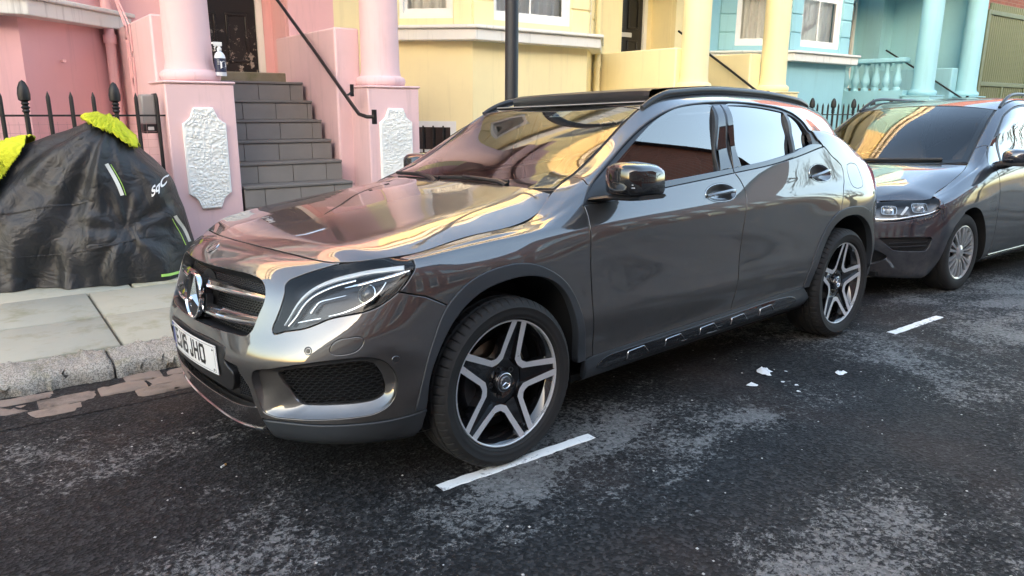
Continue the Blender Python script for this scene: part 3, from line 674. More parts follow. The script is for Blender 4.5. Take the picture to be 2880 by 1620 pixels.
# bare winter trees beyond the gable
BARK = simple('bark', (.055, .045, .037), .9, bump=(30, .5, .01))
def bare_tree(loc, h, seed, label):
    r = random.Random(seed); root = empty('bare_tree', loc, label=label, cat='tree', group='bare street trees')
    tm = MB(); bmsh = MB()
    def grow(p, d, L, rad, lev):
        pts = [p]; q = p.copy(); dd = d.copy()
        for i in range(4): dd = (dd + Vector((r.uniform(-.18, .18), r.uniform(-.18, .18), r.uniform(-.02, .12)))).normalized(); q = q + dd * L / 4; pts.append(q.copy())
        (tm if lev < 1 else bmsh).tube([tuple(a) for a in pts], [rad * (1 - .4 * i / 4) for i in range(5)], 8 if lev < 1 else (5 if lev < 3 else 3), cap=False)
        if lev < 5:
            for k in range(3 if lev < 4 else 4):
                a = r.uniform(0, 6.28); s = r.uniform(.35, .75); nd = (dd + Vector((math.cos(a) * s, math.sin(a) * s, r.uniform(-.05, .3)))).normalized(); grow(pts[r.choice((2, 3, 4, 4))], nd, L * r.uniform(.58, .78), rad * .55, lev + 1)
    grow(Vector((0, 0, 0)), Vector((0, 0, 1)), h * .3, h * .02, 0)
    tm.build('trunk', BARK, root); b = bmsh.build('crown', BARK, root); return root
bare_tree((-7.5, -12, 0), 9.5, 3, 'tall bare winter tree on the far pavement opposite the pink house')
bare_tree((30.5, -11.5, 0), 10.5, 5, 'spreading bare tree on the far pavement past the brick house')
bare_tree((37, -14, 0), 12, 8, 'large bare tree at the far end of the opposite pavement')
# ---- side surface keys: u: (x, w, z); w = half width from the centre plane
def K(*a): return list(a)
REAR=lambda *v:[(u,)+p for u,p in zip((3.05,3.2,3.4,3.6,3.85,4.1),v)]
def side(pts,rear,nose=None):
    return [(p[0],p[0],p[1],p[2]) if len(p)==3 else p for p in pts]+REAR(*rear)
S_rows=[
 side([(-.6,.74,.2),(-.3,.775,.2),(0,.79,.205),(1,.79,.215),(2.2,.79,.22),(2.8,.80,.225)],[(3.05,.78,.24),(3.17,.72,.25),(3.32,.60,.26),(3.40,.44,.26),(3.43,.24,.26),(3.44,0,.26)]),
 side([(-.6,.775,.232),(-.3,.835,.238),(0,.85,.24),(.42,.852,.246),(1,.856,.262),(2.2,.858,.27),(2.8,.86,.275)],[(3.05,.855,.28),(3.2,.795,.29),(3.36,.67,.29),(3.44,.49,.29),(3.48,.27,.29),(3.49,0,.29)]),
 side([(-.6,.80,.335),(-.45,.862,.343),(-.2,.885,.352),(.1,.885,.358),(.42,.874,.362),(1,.872,.366),(1.6,.873,.372),(2.2,.876,.378),(2.5,.887,.38),(2.85,.89,.383)],[(3.05,.882,.39),(3.21,.83,.4),(3.37,.715,.4),(3.46,.55,.4),(3.51,.3,.4),(3.52,0,.4)]),
 side([(-.6,.825,.455),(-.45,.878,.46),(-.2,.898,.47),(.1,.9,.47),(.42,.888,.47),(1,.885,.475),(1.6,.886,.48),(2.2,.892,.48),(2.5,.902,.48),(2.85,.903,.48)],[(3.05,.89,.49),(3.215,.838,.5),(3.38,.725,.5),(3.47,.555,.5),(3.515,.3,.5),(3.524,0,.5)]),
 side([(-.6,.828,.595),(-.45,.882,.597),(-.2,.899,.6),(.1,.9,.6),(.42,.888,.6),(1,.883,.605),(1.6,.885,.61),(2.2,.892,.61),(2.5,.902,.61),(2.85,.902,.61)],[(3.05,.888,.62),(3.21,.84,.62),(3.37,.73,.62),(3.455,.56,.62),(3.5,.3,.62),(3.51,0,.62)]),
 side([(-.6,.818,.705),(-.45,.876,.71),(-.2,.897,.73),(.1,.899,.735),(.42,.888,.725),(1,.884,.735),(1.6,.886,.74),(2.2,.889,.745),(2.5,.899,.75),(2.85,.9,.75)],[(3.05,.886,.75),(3.2,.84,.75),(3.35,.735,.75),(3.43,.56,.75),(3.475,.3,.75),(3.485,0,.75)]),
 side([(-.6,.80,.785),(-.45,.866,.795),(-.2,.888,.818),(.05,.894,.828),(.3,.890,.825),(.5,.887,.828),(1,.887,.835),(1.6,.888,.84),(2.2,.886,.85),(2.5,.892,.855),(2.85,.892,.857)],[(3.05,.88,.86),(3.19,.84,.86),(3.33,.74,.86),(3.415,.56,.86),(3.46,.3,.86),(3.47,0,.86)]),
 side([(-.6,.788,.822),(-.45,.856,.836),(-.2,.872,.858),(.05,.877,.874),(.3,.880,.884),(.5,.882,.888),(1,.885,.897),(1.6,.885,.902),(2.2,.881,.91),(2.5,.880,.915),(2.85,.873,.92)],[(3.05,.858,.92),(3.18,.826,.93),(3.32,.735,.94),(3.41,.56,.94),(3.46,.3,.94),(3.47,0,.94)]),
 side([(-.6,.775,.846),(-.45,.842,.862),(-.2,.860,.883),(.05,.864,.900),(.3,.868,.912),(.5,.871,.920),(1,.873,.936),(1.6,.872,.946),(2.2,.865,.960),(2.5,.858,.975),(2.85,.846,.985)],[(3.04,.833,.985),(3.17,.806,.99),(3.31,.725,1.),(3.405,.55,1.01),(3.455,.3,1.02),(3.465,0,1.02)]),
 [(-.6,-.6,.757,.855),(-.45,-.45,.822,.867),(-.2,-.2,.838,.889),(.05,.05,.842,.908),(.25,.25,.843,.932),(.42,.43,.839,.970),(.6,.6,.833,1.0),(1,1,.830,1.034),(1.6,1.6,.825,1.078),(2.2,2.2,.814,1.146),(2.5,2.5,.80,1.185),(2.75,2.74,.79,1.175),(2.9,2.89,.785,1.14)]+REAR((3.02,.783,1.09),(3.15,.768,1.06),(3.27,.665,1.055),(3.385,.54,1.06),(3.43,.3,1.065),(3.44,0,1.065)),
 [(-.6,-.6,.742,.86),(-.45,-.45,.807,.869),(-.2,-.2,.818,.893),(.05,.05,.820,.915),(.25,.25,.815,.940),(.42,.45,.803,1.01),(.55,.575,.79,1.065),(.75,.77,.783,1.125),(1,1.01,.785,1.165),(1.6,1.6,.775,1.21),(2.2,2.2,.765,1.255),(2.5,2.48,.752,1.27),(2.75,2.70,.735,1.245),(2.9,2.83,.733,1.215)]+REAR((2.96,.733,1.175),(3.05,.708,1.14),(3.18,.61,1.135),(3.32,.52,1.145),(3.37,.3,1.15),(3.38,0,1.15)),
 [(-.6,-.6,.729,.863),(-.45,-.45,.795,.8705),(-.2,-.2,.803,.896),(.05,.05,.802,.920),(.25,.255,.791,.948),(.42,.458,.767,1.035),(.55,.605,.748,1.10),(.75,.845,.73,1.222),(1,1.1,.722,1.33),(1.3,1.36,.712,1.388),(1.6,1.63,.708,1.405),(1.9,1.9,.706,1.405),(2.2,2.18,.702,1.385),(2.5,2.45,.696,1.345),(2.75,2.65,.68,1.308),(2.9,2.76,.677,1.285)]+REAR((2.87,.67,1.262),(2.95,.645,1.25),(3.07,.57,1.255),(3.19,.49,1.265),(3.24,.28,1.275),(3.25,0,1.28)),
 [(-.6,-.6,.718,.866),(-.45,-.45,.785,.8715),(-.2,-.2,.790,.898),(.05,.05,.787,.923),(.25,.255,.771,.953),(.42,.457,.736,1.046),(.55,.62,.715,1.117),(.75,.875,.69,1.258),(1,1.135,.665,1.378),(1.3,1.37,.648,1.435),(1.6,1.63,.64,1.453),(1.9,1.9,.635,1.453),(2.2,2.18,.63,1.443),(2.5,2.44,.628,1.42),(2.75,2.63,.623,1.395),(2.9,2.73,.618,1.377)]+REAR((2.82,.61,1.362),(2.89,.595,1.353),(2.98,.55,1.352),(3.05,.45,1.365),(3.09,.26,1.378),(3.1,0,1.383)),
 [(-.6,-.6,.709,.867),(-.45,-.45,.777,.8725),(-.2,-.2,.777,.900),(.05,.05,.771,.926),(.25,.255,.752,.957),(.42,.432,.688,1.052),(.55,.615,.65,1.12),(.75,.885,.622,1.282),(1,1.15,.598,1.424),(1.3,1.385,.587,1.463),(1.6,1.63,.58,1.478),(1.9,1.9,.575,1.478),(2.2,2.18,.57,1.470),(2.5,2.44,.57,1.451),(2.75,2.62,.565,1.433),(2.9,2.72,.558,1.421)]+REAR((2.80,.545,1.412),(2.86,.525,1.407),(2.93,.475,1.408),(2.97,.40,1.414),(2.985,.24,1.42),(2.99,0,1.424)),
]
S_t=[0,.055,.17,.28,.41,.53,.63,.70,.75,.85,1.0,1.22,1.30,1.36]
S=Surf(S_rows,S_t)
# ---- front wrap
def fr(keys,t):
    out=[(v,x,w,z) for v,x,w,z in keys]
    for v,u in ((.93,-.40),(1.02,-.31),(1.12,-.2),(1.22,-.1)):
        p=S.at(u,t)[0]; out.append((v,p[0],p[1],p[2]))
    return out
F_rows=[
 fr([(0,-.74,0,.19),(.25,-.735,.25,.19),(.45,-.70,.43,.19),(.6,-.635,.56,.19),(.7,-.56,.655,.195),(.78,-.49,.71,.197),(.85,-.44,.745,.2)],S_t[0]),
 fr([(0,-.83,0,.21),(.25,-.825,.25,.212),(.45,-.792,.45,.222),(.6,-.725,.60,.229),(.7,-.645,.70,.232),(.78,-.555,.765,.234),(.85,-.475,.803,.236)],S_t[1]),
 fr([(0,-.862,0,.285),(.25,-.856,.25,.287),(.45,-.828,.455,.293),(.6,-.757,.605,.30),(.7,-.68,.70,.306),(.78,-.588,.782,.316),(.85,-.50,.835,.328)],S_t[2]),
 fr([(0,-.880,0,.41),(.25,-.873,.25,.41),(.45,-.843,.455,.412),(.6,-.775,.61,.417),(.7,-.70,.71,.424),(.78,-.607,.797,.433),(.85,-.508,.850,.445)],S_t[3]),
 fr([(0,-.888,0,.52),(.25,-.881,.25,.52),(.45,-.850,.457,.52),(.6,-.784,.613,.524),(.7,-.71,.715,.53),(.78,-.615,.803,.538),(.85,-.512,.857,.55)],.365),
 fr([(0,-.877,0,.62),(.25,-.862,.25,.62),(.45,-.817,.455,.62),(.6,-.752,.610,.622),(.7,-.685,.712,.626),(.78,-.607,.801,.635),(.85,-.508,.856,.65)],.455),
 fr([(0,-.862,0,.71),(.25,-.843,.25,.71),(.45,-.79,.45,.708),(.6,-.722,.602,.705),(.7,-.657,.702,.706),(.78,-.582,.787,.714),(.85,-.50,.845,.727)],.545),
 fr([(0,-.838,0,.795),(.25,-.816,.25,.793),(.45,-.76,.442,.785),(.6,-.692,.586,.777),(.7,-.63,.684,.775),(.78,-.56,.766,.779),(.85,-.488,.829,.79)],S_t[6]),
 fr([(0,-.785,0,.856),(.25,-.766,.248,.851),(.45,-.712,.434,.84),(.6,-.648,.573,.829),(.7,-.593,.665,.826),(.78,-.531,.740,.829),(.85,-.468,.803,.837)],.725),
 fr([(0,-.705,0,.89),(.25,-.685,.246,.885),(.45,-.64,.44,.872),(.6,-.605,.585,.863),(.7,-.565,.667,.861),(.78,-.513,.715,.866),(.85,-.455,.758,.875)],S_t[13]),
]
F_t=[0,.09,.17,.29,.40,.50,.59,.68,.755,.85]
F=Surf(F_rows,F_t)
# ------------------------------------------------------------------ the grey-brown crossover
def sym_rows(rows): return [[(-k[0], k[1], -k[2], k[3]) for k in r[:0:-1]] + list(r) for r in rows]
F = Surf(sym_rows(F_rows), F_t)
def msym(half):
    """near half outline from the centre line to the centre line -> whole outline"""
    h = np.asarray(half, float); return poly(h, (h * [-1, 1])[::-1])
CAR = empty('parked_car', (0, 0, 0), (0, 0, 0), 'glossy grey-brown crossover car with black roof rails and star badge', 'car')
CAR.matrix_world = Matrix.Rotation(R(-1.9), 4, 'X') @ Matrix.Rotation(R(4), 4, 'Z')
# outlines in surface coordinates
HL = [(.533,.516),(.537,.507),(.587,.516),(.662,.535),(.688,.549),(.714,.565),(.761,.578),(.797,.582),(.824,.59),(.851,.613),(.88,.649),(.901,.687),(.922,.721),(.938,.749),(.94,.768),(.936,.806),(.92,.845),(.871,.853),(.813,.855),(.758,.853),(.696,.838),(.633,.772),(.577,.726),(.552,.704),(.546,.688),(.553,.657),(.551,.61),(.539,.551)]
ARCH_FO = [(-.418,.165),(-.395,.265),(-.355,.386),(-.289,.502),(-.194,.566),(-.069,.599),(.086,.6),(.212,.556),(.304,.496),(.38,.39),(.41,.295),(.433,.149)]
ARCH_FI = [(-.382,.165),(-.37,.276),(-.337,.354),(-.257,.462),(-.161,.519),(-.034,.548),(.125,.549),(.23,.516),(.304,.459),(.35,.376),(.375,.27),(.388,.149)]
ARCH_RO = [(2.245,.172),(2.276,.285),(2.333,.394),(2.441,.510),(2.526,.556),(2.64,.580),(2.761,.584),(2.889,.570),(2.985,.535),(3.06,.47),(3.11,.38),(3.135,.29),(3.14,.175)]
ARCH_RI = [(2.30,.172),(2.334,.277),(2.401,.404),(2.488,.49),(2.585,.529),(2.723,.543),(2.829,.533),(2.935,.495),(3.02,.43),(3.065,.35),(3.085,.27),(3.09,.175)]
DOORF = [(.483,.155),(.462,.414),(.449,.591),(.454,.726),(.459,.807),(.451,.884)]
BGAP = [(1.56,.848),(1.596,.81),(1.613,.771),(1.602,.734),(1.573,.6),(1.555,.449),(1.547,.335),(1.52,.172)]
RGAP = [(2.516,.845),(2.594,.815),(2.659,.8),(2.70,.782),(2.69,.751),(2.65,.712),(2.613,.634),(2.587,.566)]
BELT = [(.451,.884),(.55,.858),(.66,.846),(1.054,.849),(1.56,.848),(1.88,.843),(2.124,.842),(2.298,.842),(2.516,.845)]
SEAL = [(2.506,.846),(2.45,.888),(2.446,.97),(2.447,1.08),(2.43,1.185),(2.37,1.222),(2.294,1.237),(2.037,1.247),(1.794,1.253),(1.559,1.256),(1.365,1.258),(1.169,1.268),(.979,1.280),(.821,1.282),(.689,1.262),(.585,1.19),(.52,1.08),(.48,.97),(.451,.884)]
ASEAM = [(.52,1.08),(.506,1.2),(.503,1.28),(.515,1.36)]
def upto(c, i0, i1): return cv(c[i0:i1])
b1 = cv(BELT[:5]); b2 = cv(BELT[4:])
seal = cv(SEAL, step=.012)
iA = int(((seal - [.52, 1.08])**2).sum(1).argmin())
hl_rear = S.near(F.at([q[0] for q in HL[10:17]], [q[1] for q in HL[10:17]]))
# --- painted panels of the side
panel('front_wing', S, poly([hl_rear[0]], ln((-.371, .564), (-.285, .509)), cv(ARCH_FO, step=.015)[int(len(cv(ARCH_FO, step=.015)) * .30):], [(.45, .15)], cv(DOORF), seal[iA:][::-1], cv(ASEAM), ln((.515, 1.36), (-.40, 1.36)), cv(hl_rear[::-1])), PAINT, CAR, grid=.022)
hnd = lambda cx, cz, a, b, tilt: [(cx + a * math.cos(k) - tilt * b * math.sin(k), cz + b * math.sin(k) + tilt * .2 * a * math.cos(k)) for k in np.linspace(0, 2 * math.pi, 28, endpoint=False)]
HF = hnd(1.402, .784, .126, .036, -.3); HR = hnd(2.408, .780, .126, .0235, -.4)
FUEL = closed([(2.766,.785),(2.80,.793),(2.87,.796),(2.92,.79),(2.934,.75),(2.92,.712),(2.87,.70),(2.81,.702),(2.77,.72),(2.76,.75)])
sill_t = lambda a, b: ln((a, .151 + (a - .45) * .012), (b, .151 + (b - .45) * .012))
panel('front_door', S, poly(b1, cv(BGAP), sill_t(1.52, .483), cv(DOORF)), PAINT, CAR, holes=[HF], grid=.026)
panel('rear_door', S, poly(b2, cv(RGAP), cv(ARCH_RO[:5])[::-1], sill_t(2.245, 1.52), cv(BGAP)[::-1]), PAINT, CAR, holes=[HR], grid=.026)
panel('body_side_frame', S, poly(cv(ASEAM), ln((.515, 1.36), (2.95, 1.36)), cv([(2.95,1.36),(2.99,1.33),(3.04,1.2),(3.07,1.0),(3.075,.86),(3.06,.80),(3.07,.74),(3.13,.655)]), cv([(3.13,.655),(3.05,.59),(2.976,.541)]), cv(ARCH_RO[5:9])[::-1], cv(RGAP)[::-1], seal[:iA + 1]), PAINT, CAR, holes=[FUEL], grid=.022)
panel('fuel_flap', S, FUEL, PAINT, CAR, gap=.0012, grid=.02)
panel('rear_bumper', S, poly(cv(ARCH_RO[8:])[::-1], [(2.976,.541)], cv([(2.976,.541),(3.05,.59),(3.13,.655)]), ln((3.13,.655),(3.45,.61)), ln((3.45,.5),(4.1,.47)), ln((4.1,.47),(4.1,.055)), ln((4.1,.055),(3.14,.06))), PAINT, CAR, grid=.04)
panel('tailgate', S, poly(ln((2.95,1.36),(4.1,1.36)), ln((4.1,1.36),(4.1,.475)), ln((4.1,.475),(3.47,.505)), ln((3.47,.66),(3.47,.84)), cv([(3.2,.83),(3.075,.86),(3.07,1.0),(3.04,1.2),(2.99,1.33),(2.95,1.36)])), PAINT, CAR, holes=[poly(ln((3.3,.93),(4.04,.93)), ln((4.04,.93),(4.04,1.24)), ln((4.04,1.24),(3.3,1.24)))], grid=.04)
panel('rear_screen', S, poly(ln((3.29,.92),(4.1,.92)), ln((4.1,.92),(4.1,1.25)), ln((4.1,1.25),(3.29,1.25))), TINTGLASS, CAR, off=-.004, depth=0, grid=.04)
panel('tail_light', S, poly(cv([(3.075,.85),(3.06,.80),(3.07,.74),(3.13,.66)]), ln((3.13,.66),(3.45,.64)), ln((3.45,.64),(3.45,.82)), cv([(3.45,.82),(3.25,.832),(3.075,.85)])), REDL, CAR, grid=.03, depth=.03)
# --- windows
GF = poly(cv([(.668,.889),(.655,.97),(.71,1.108),(.80,1.192),(.884,1.232),(1.058,1.247),(1.25,1.236),(1.474,1.226)]), ln((1.474,1.226),(1.443,.874)), cv([(1.443,.874),(1.063,.879),(.668,.889)]))
GR = poly(cv([(1.638,1.228),(1.931,1.224),(2.231,1.216)]), ln((2.231,1.216),(2.163,.862)), cv([(2.163,.862),(1.892,.864),(1.647,.869)]), ln((1.647,.869),(1.638,1.228)))
GQ = poly(cv([(2.274,1.213),(2.33,1.203),(2.385,1.17),(2.41,1.08),(2.405,.97),(2.392,.885)]), ln((2.392,.866),(2.192,.862)), ln((2.192,.862),(2.274,1.213)))
def gsr(keys): return [(k[0], k[0], k[1], k[2]) for k in keys]
GS = Surf([gsr([(.3,.842,.92),(1.,.840,.96),(1.6,.836,1.0),(2.2,.824,1.05),(2.6,.808,1.08)]), gsr([(.3,.806,1.05),(1.,.804,1.085),(1.6,.799,1.12),(2.2,.785,1.165),(2.6,.768,1.19)]), gsr([(.3,.763,1.22),(1.,.761,1.24),(1.6,.757,1.26),(2.2,.741,1.29),(2.6,.726,1.30)]), gsr([(.3,.711,1.41),(1.,.709,1.415),(1.6,.704,1.42),(2.2,.688,1.42),(2.6,.674,1.42)]), gsr([(.3,.684,1.50),(1.,.682,1.50),(1.6,.678,1.50),(2.2,.662,1.50),(2.6,.648,1.50)])], [0, .15, .34, .55, .65])
def togs(pg): return GS.near(S.at(pg[:, 0], pg[:, 1]))
panel('window_surround', S, poly(seal, b1, b2), SATINB, CAR, holes=[GF, GR, GQ], off=-.007, depth=.02, gap=.003, grid=.03)
panel('front_side_window', GS, togs(GF), SIDEGLASS, CAR, off=-.013, gap=-.010, depth=0, grid=.03)
panel('rear_side_window', GS, togs(GR), TINTGLASS, CAR, off=-.013, gap=-.010, depth=0, grid=.03)
panel('quarter_window', GS, togs(GQ), TINTGLASS, CAR, off=-.013, gap=-.010, depth=0, grid=.03)
panel('pillar_trim', S, poly(ln((1.488,1.232),(1.562,1.235)), ln((1.562,1.235),(1.558,.868)), ln((1.558,.868),(1.452,.872))), GLOSSB, CAR, off=-.003, depth=.006, grid=.03)
panel('pillar_trim', S, poly(ln((1.570,1.236),(1.632,1.232)), ln((1.632,1.232),(1.642,.866)), ln((1.642,.866),(1.566,.868))), GLOSSB, CAR, off=-.003, depth=.006, grid=.03)
panel('belt_moulding', S, poly(cv([(.66,.8475),(1.054,.8505),(1.556,.8495)]), cv([(1.556,.868),(1.063,.876),(.66,.884)])), SATINC if 0 else GLOSSB, CAR, off=-.002, depth=.01, gap=.001, grid=.03)
panel('belt_moulding', S, poly(cv([(1.564,.8495),(1.88,.8445),(2.124,.8435),(2.298,.8435),(2.49,.847)]), cv([(2.49,.853),(2.38,.864),(2.16,.859),(1.89,.861),(1.564,.867)])), GLOSSB, CAR, off=-.002, depth=.01, gap=.001, grid=.03)
# black outer seal line round the side windows
V_, F_ = ribbon(S, seal[4:], .012, -.001, .004); both('window_seal', V_, F_, BLACKP, CAR)
# --- sill with gloss insert
panel('sill', S, poly(ln((.432,.148),(.483,.151)), sill_t(.483, 2.243), ln((2.25,.165),(2.31,.10)), ln((2.30,.055),(.44,.055))), PLASTIC, CAR, gap=.001, grid=.03, off=.003)
INS = poly(cv([(.503,.10),(.52,.12),(.56,.133),(.65,.138)]), cv([(.65,.138),(1.109,.141),(1.595,.146),(2.021,.146),(2.10,.14),(2.15,.122),(2.165,.105)]), cv([(2.165,.105),(2.07,.088),(1.601,.08),(1.007,.078),(.70,.082),(.55,.088),(.503,.10)]))
panel('sill_insert', S, INS, GLOSSB, CAR, off=.006, gap=.001, grid=.03)
for k in range(5):
    x0 = .70 + k * .268
    V_, F_ = ribbon(S, np.concatenate([cv([(x0,.091),(x0+.005,.120)], n=8), cv([(x0+.009,.125),(x0+.112,.129)], n=14), cv([(x0+.117,.127),(x0+.148,.095)], n=10)]), .0055, .008, .004); both('sill_stud', V_, F_, SATINC, CAR)
panel('underside_skirt', S, poly(ln((-.42,.03),(4.1,.0)), ln((4.1,.0),(4.1,.056)), ln((4.1,.056),(3.15,.056)), ln((3.1,.02),(2.35,.02)), ln((2.3,.056),(.45,.056)), ln((.4,.02),(-.38,.02))), BLACKP, CAR, grid=.06, depth=0)
# --- wheel arches
for o_, i_ in ((ARCH_FO, ARCH_FI), (ARCH_RO, ARCH_RI)):
    panel('wheel_arch_moulding', S, poly(cv(o_, step=.015), cv(i_, step=.015)[::-1]), PLASTIC, CAR, off=.006, depth=.035, rad=.004, gap=.0005, grid=.02)
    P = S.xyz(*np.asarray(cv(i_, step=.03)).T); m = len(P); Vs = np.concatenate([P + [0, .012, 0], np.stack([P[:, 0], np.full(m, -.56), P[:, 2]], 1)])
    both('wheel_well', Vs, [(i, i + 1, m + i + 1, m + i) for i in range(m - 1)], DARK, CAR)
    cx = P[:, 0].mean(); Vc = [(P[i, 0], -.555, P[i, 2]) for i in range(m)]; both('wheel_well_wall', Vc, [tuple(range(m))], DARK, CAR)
# --- front bumper
fo_near = F.near(S.at(*np.asarray(ARCH_FO[:4])[::-1].T))
FOGR = closed([(.475,.353),(.56,.382),(.667,.405),(.757,.418),(.811,.412),(.837,.394),(.857,.359),(.867,.315),(.864,.264),(.858,.234),(.843,.208),(.815,.193),(.773,.19),(.703,.19),(.61,.192),(.52,.196),(.492,.205),(.478,.25),(.468,.31)], step=.012)
FOGM = closed([(.553,.352),(.60,.371),(.667,.384),(.741,.395),(.795,.392),(.818,.379),(.832,.347),(.841,.304),(.843,.261),(.838,.238),(.82,.224),(.785,.219),(.726,.221),(.667,.224),(.623,.23),(.602,.248),(.582,.287),(.564,.325)], step=.012)
GRL = [(0,.698),(.098,.698),(.272,.701),(.389,.697),(.433,.688),(.458,.67),(.471,.644),(.474,.615),(.458,.557),(.451,.531),(.443,.502),(.425,.486),(.352,.479),(.257,.476),(.135,.474),(0,.473)]
WASH = closed([(.733,.447),(.732,.465),(.738,.481),(.75,.491),(.77,.493),(.793,.491),(.80,.482),(.80,.468),(.793,.452),(.783,.443),(.765,.439),(.745,.440)], step=.01)
hl_in = cv(HL[20:] + HL[:11], step=.012)
bump_half = np.concatenate([ln((0,.85),(.69,.85)), hl_in, ln((.957,.612),(1.044,.553)), fo_near, cv([(.949,.16),(.915,.157),(.787,.163),(.699,.168),(.578,.175),(.475,.175)]), [(.46,.18)], cv([(.45,.235),(.435,.302),(.402,.345)]), [(.397,.365),(.354,.368),(.30,.373)], cv([(.314,.422),(.25,.427),(0,.424)])])
flipu = lambda p: poly(np.asarray(p) * [-1, 1])
SENS = [[(cx + .0125 * math.cos(k), cy + .0125 * math.sin(k)) for k in np.linspace(0, 2*math.pi, 20, endpoint=False)] for cx, cy in ((.675,.453),(.867,.388))]
panel('front_bumper', F, msym(bump_half), PAINT, CAR, holes=[msym(cv(GRL, step=.015)), FOGR, flipu(FOGR), WASH, flipu(WASH)], both=False, grid=.018, depth=.03, rad=.003)
panel('headlamp_washer_cover', F, WASH, PAINT, CAR, gap=.001, grid=.02)
def disc_on(sf, c, r, off, n=24):
    p = sf.xyz([c[0]], [c[1]])[0]; nn = Vector(sf.nrm([c[0]], [c[1]])[0]); q = nn.to_track_quat('Z', 'Y'); M = Matrix.Translation(Vector(p) + nn * off) @ q.to_matrix().to_4x4(); return M
def lathe_on(name, sf, c, prof, mat, off=0, n=24, parent=None):
    mb = MB().lathe(prof, n); M = disc_on(sf, c, 0, off); V = np.array([tuple(M @ Vector(v)) for v in mb.V]); return both(name, V, mb.F, mat, parent or CAR)
for c in ((.675,.453),(.867,.388)):
    lathe_on('parking_sensor', F, c, [(0,.001),(.008,.001),(.0085,.0),(.0105,-.001),(.0115,.002),(.0135,.0025),(.015,.0)], PAINT, .0)
    lathe_on('sensor_face', F, c, [(0,.0022),(.0075,.002),(.008,.0)], SATINB, .0)
# fog intake: recessed painted bowl and honeycomb
def resamp(pg, n):
    p = np.vstack([pg, pg[:1]]); d = np.r_[0, np.cumsum(np.linalg.norm(np.diff(p, axis=0), axis=1))]; q = np.linspace(0, d[-1], n, endpoint=False)
    return np.stack([np.interp(q, d, p[:, 0]), np.interp(q, d, p[:, 1])], 1)
def align(a, b):
    ca, cb = a.mean(0), b.mean(0); k = min(range(len(b)), key=lambda s: ((a - ca - np.roll(b - cb, -s, 0))**2).sum()); return np.roll(b, -k, 0)
n_ = 120; ra = resamp(FOGR, n_); rb = align(ra, resamp(FOGM, n_)); rings = []
low_ = np.clip((.285 - ra[:, 1]) / .07, 0, 1)                     # 0 along the top overhang, 1 along the bottom
for f, dt, db in ((0, -.003, -.003), (.05, -.020, -.005), (.09, -.026, -.008), (.35, -.029, -.020), (.7, -.033, -.033), (.97, -.038, -.041), (1., -.046, -.046), (1., -.062, -.062)):
    uv = ra * (1 - f) + rb * f; dp = (dt * (1 - low_) + db * low_)[:, None]; rings.append(F.xyz(uv[:, 0], uv[:, 1]) + F.nrm(uv[:, 0], uv[:, 1]) * dp)
both('intake_recess', np.concatenate(rings), [(k * n_ + i, k * n_ + (i + 1) % n_, (k + 1) * n_ + (i + 1) % n_, (k + 1) * n_ + i)[::-1] for k in range(len(rings) - 1) for i in range(n_)], PAINT, CAR, sharp=28)
def honeycomb(sf, pg, du, dv, off, th, name, mat, mirror=True, shear=0.0):
    """hexagonal mesh of small bars filling an outline on a surface"""
    pg = poly(pg); lo, hi = pg.min(0) - .03, pg.max(0) + .03; segs = []
    rows_ = int((hi[1] - lo[1]) / (dv * 1.5)) + 2; cols = int((hi[0] - lo[0]) / du) + 2
    for r_ in range(rows_):
        for c_ in range(cols):
            x = lo[0] + (c_ + .5 * (r_ % 2)) * du; y = lo[1] + r_ * dv * 1.5
            a = (x, y + dv); b = (x + du / 2, y + dv / 2); c = (x + du / 2, y - dv / 2); d = (x, y - dv)
            segs += [(a, b), (b, c), (c, d)]
    A = np.array([s_[0] for s_ in segs]); B = np.array([s_[1] for s_ in segs])
    if shear: A[:, 1] += shear * (A[:, 0] - lo[0]); B[:, 1] += shear * (B[:, 0] - lo[0])
    ok = inside(A, pg) & inside(B, pg); A, B = A[ok], B[ok]
    PA, PB = sf.xyz(A[:, 0], A[:, 1]), sf.xyz(B[:, 0], B[:, 1]); N = sf.nrm(A[:, 0], A[:, 1]); D = PB - PA; D /= np.linalg.norm(D, axis=1, keepdims=True); C_ = np.cross(N, D) * th / 2
    PA = PA + N * off - D * th * .3; PB = PB + N * off + D * th * .3; dp = N * th * 2.2
    V = np.stack([PA - C_, PA + C_, PB + C_, PB - C_, PA - C_ - dp, PA + C_ - dp, PB + C_ - dp, PB - C_ - dp], 1).reshape(-1, 3)
    Fc = []
    for k in range(len(A)): b = k * 8; Fc += [(b, b+3, b+2, b+1), (b, b+4, b+7, b+3), (b+1, b+2, b+6, b+5)]
    Fc = [f[::-1] for f in Fc]
    if mirror: r_ = both(name, V, Fc, mat, CAR, smooth=False)
    else: r_ = (mk(name, V, Fc, mat, CAR, smooth=False),)
    for o in r_: prop(o, kind='stuff')
honeycomb(F, inset(F, FOGM, -.004), .0235, .0078, -.05, .0028, 'intake_mesh', SATINB, shear=0)
panel('intake_back', F, inset(F, FOGM, -.01), DARK, CAR, off=-.075, depth=0, gap=0, grid=.05)
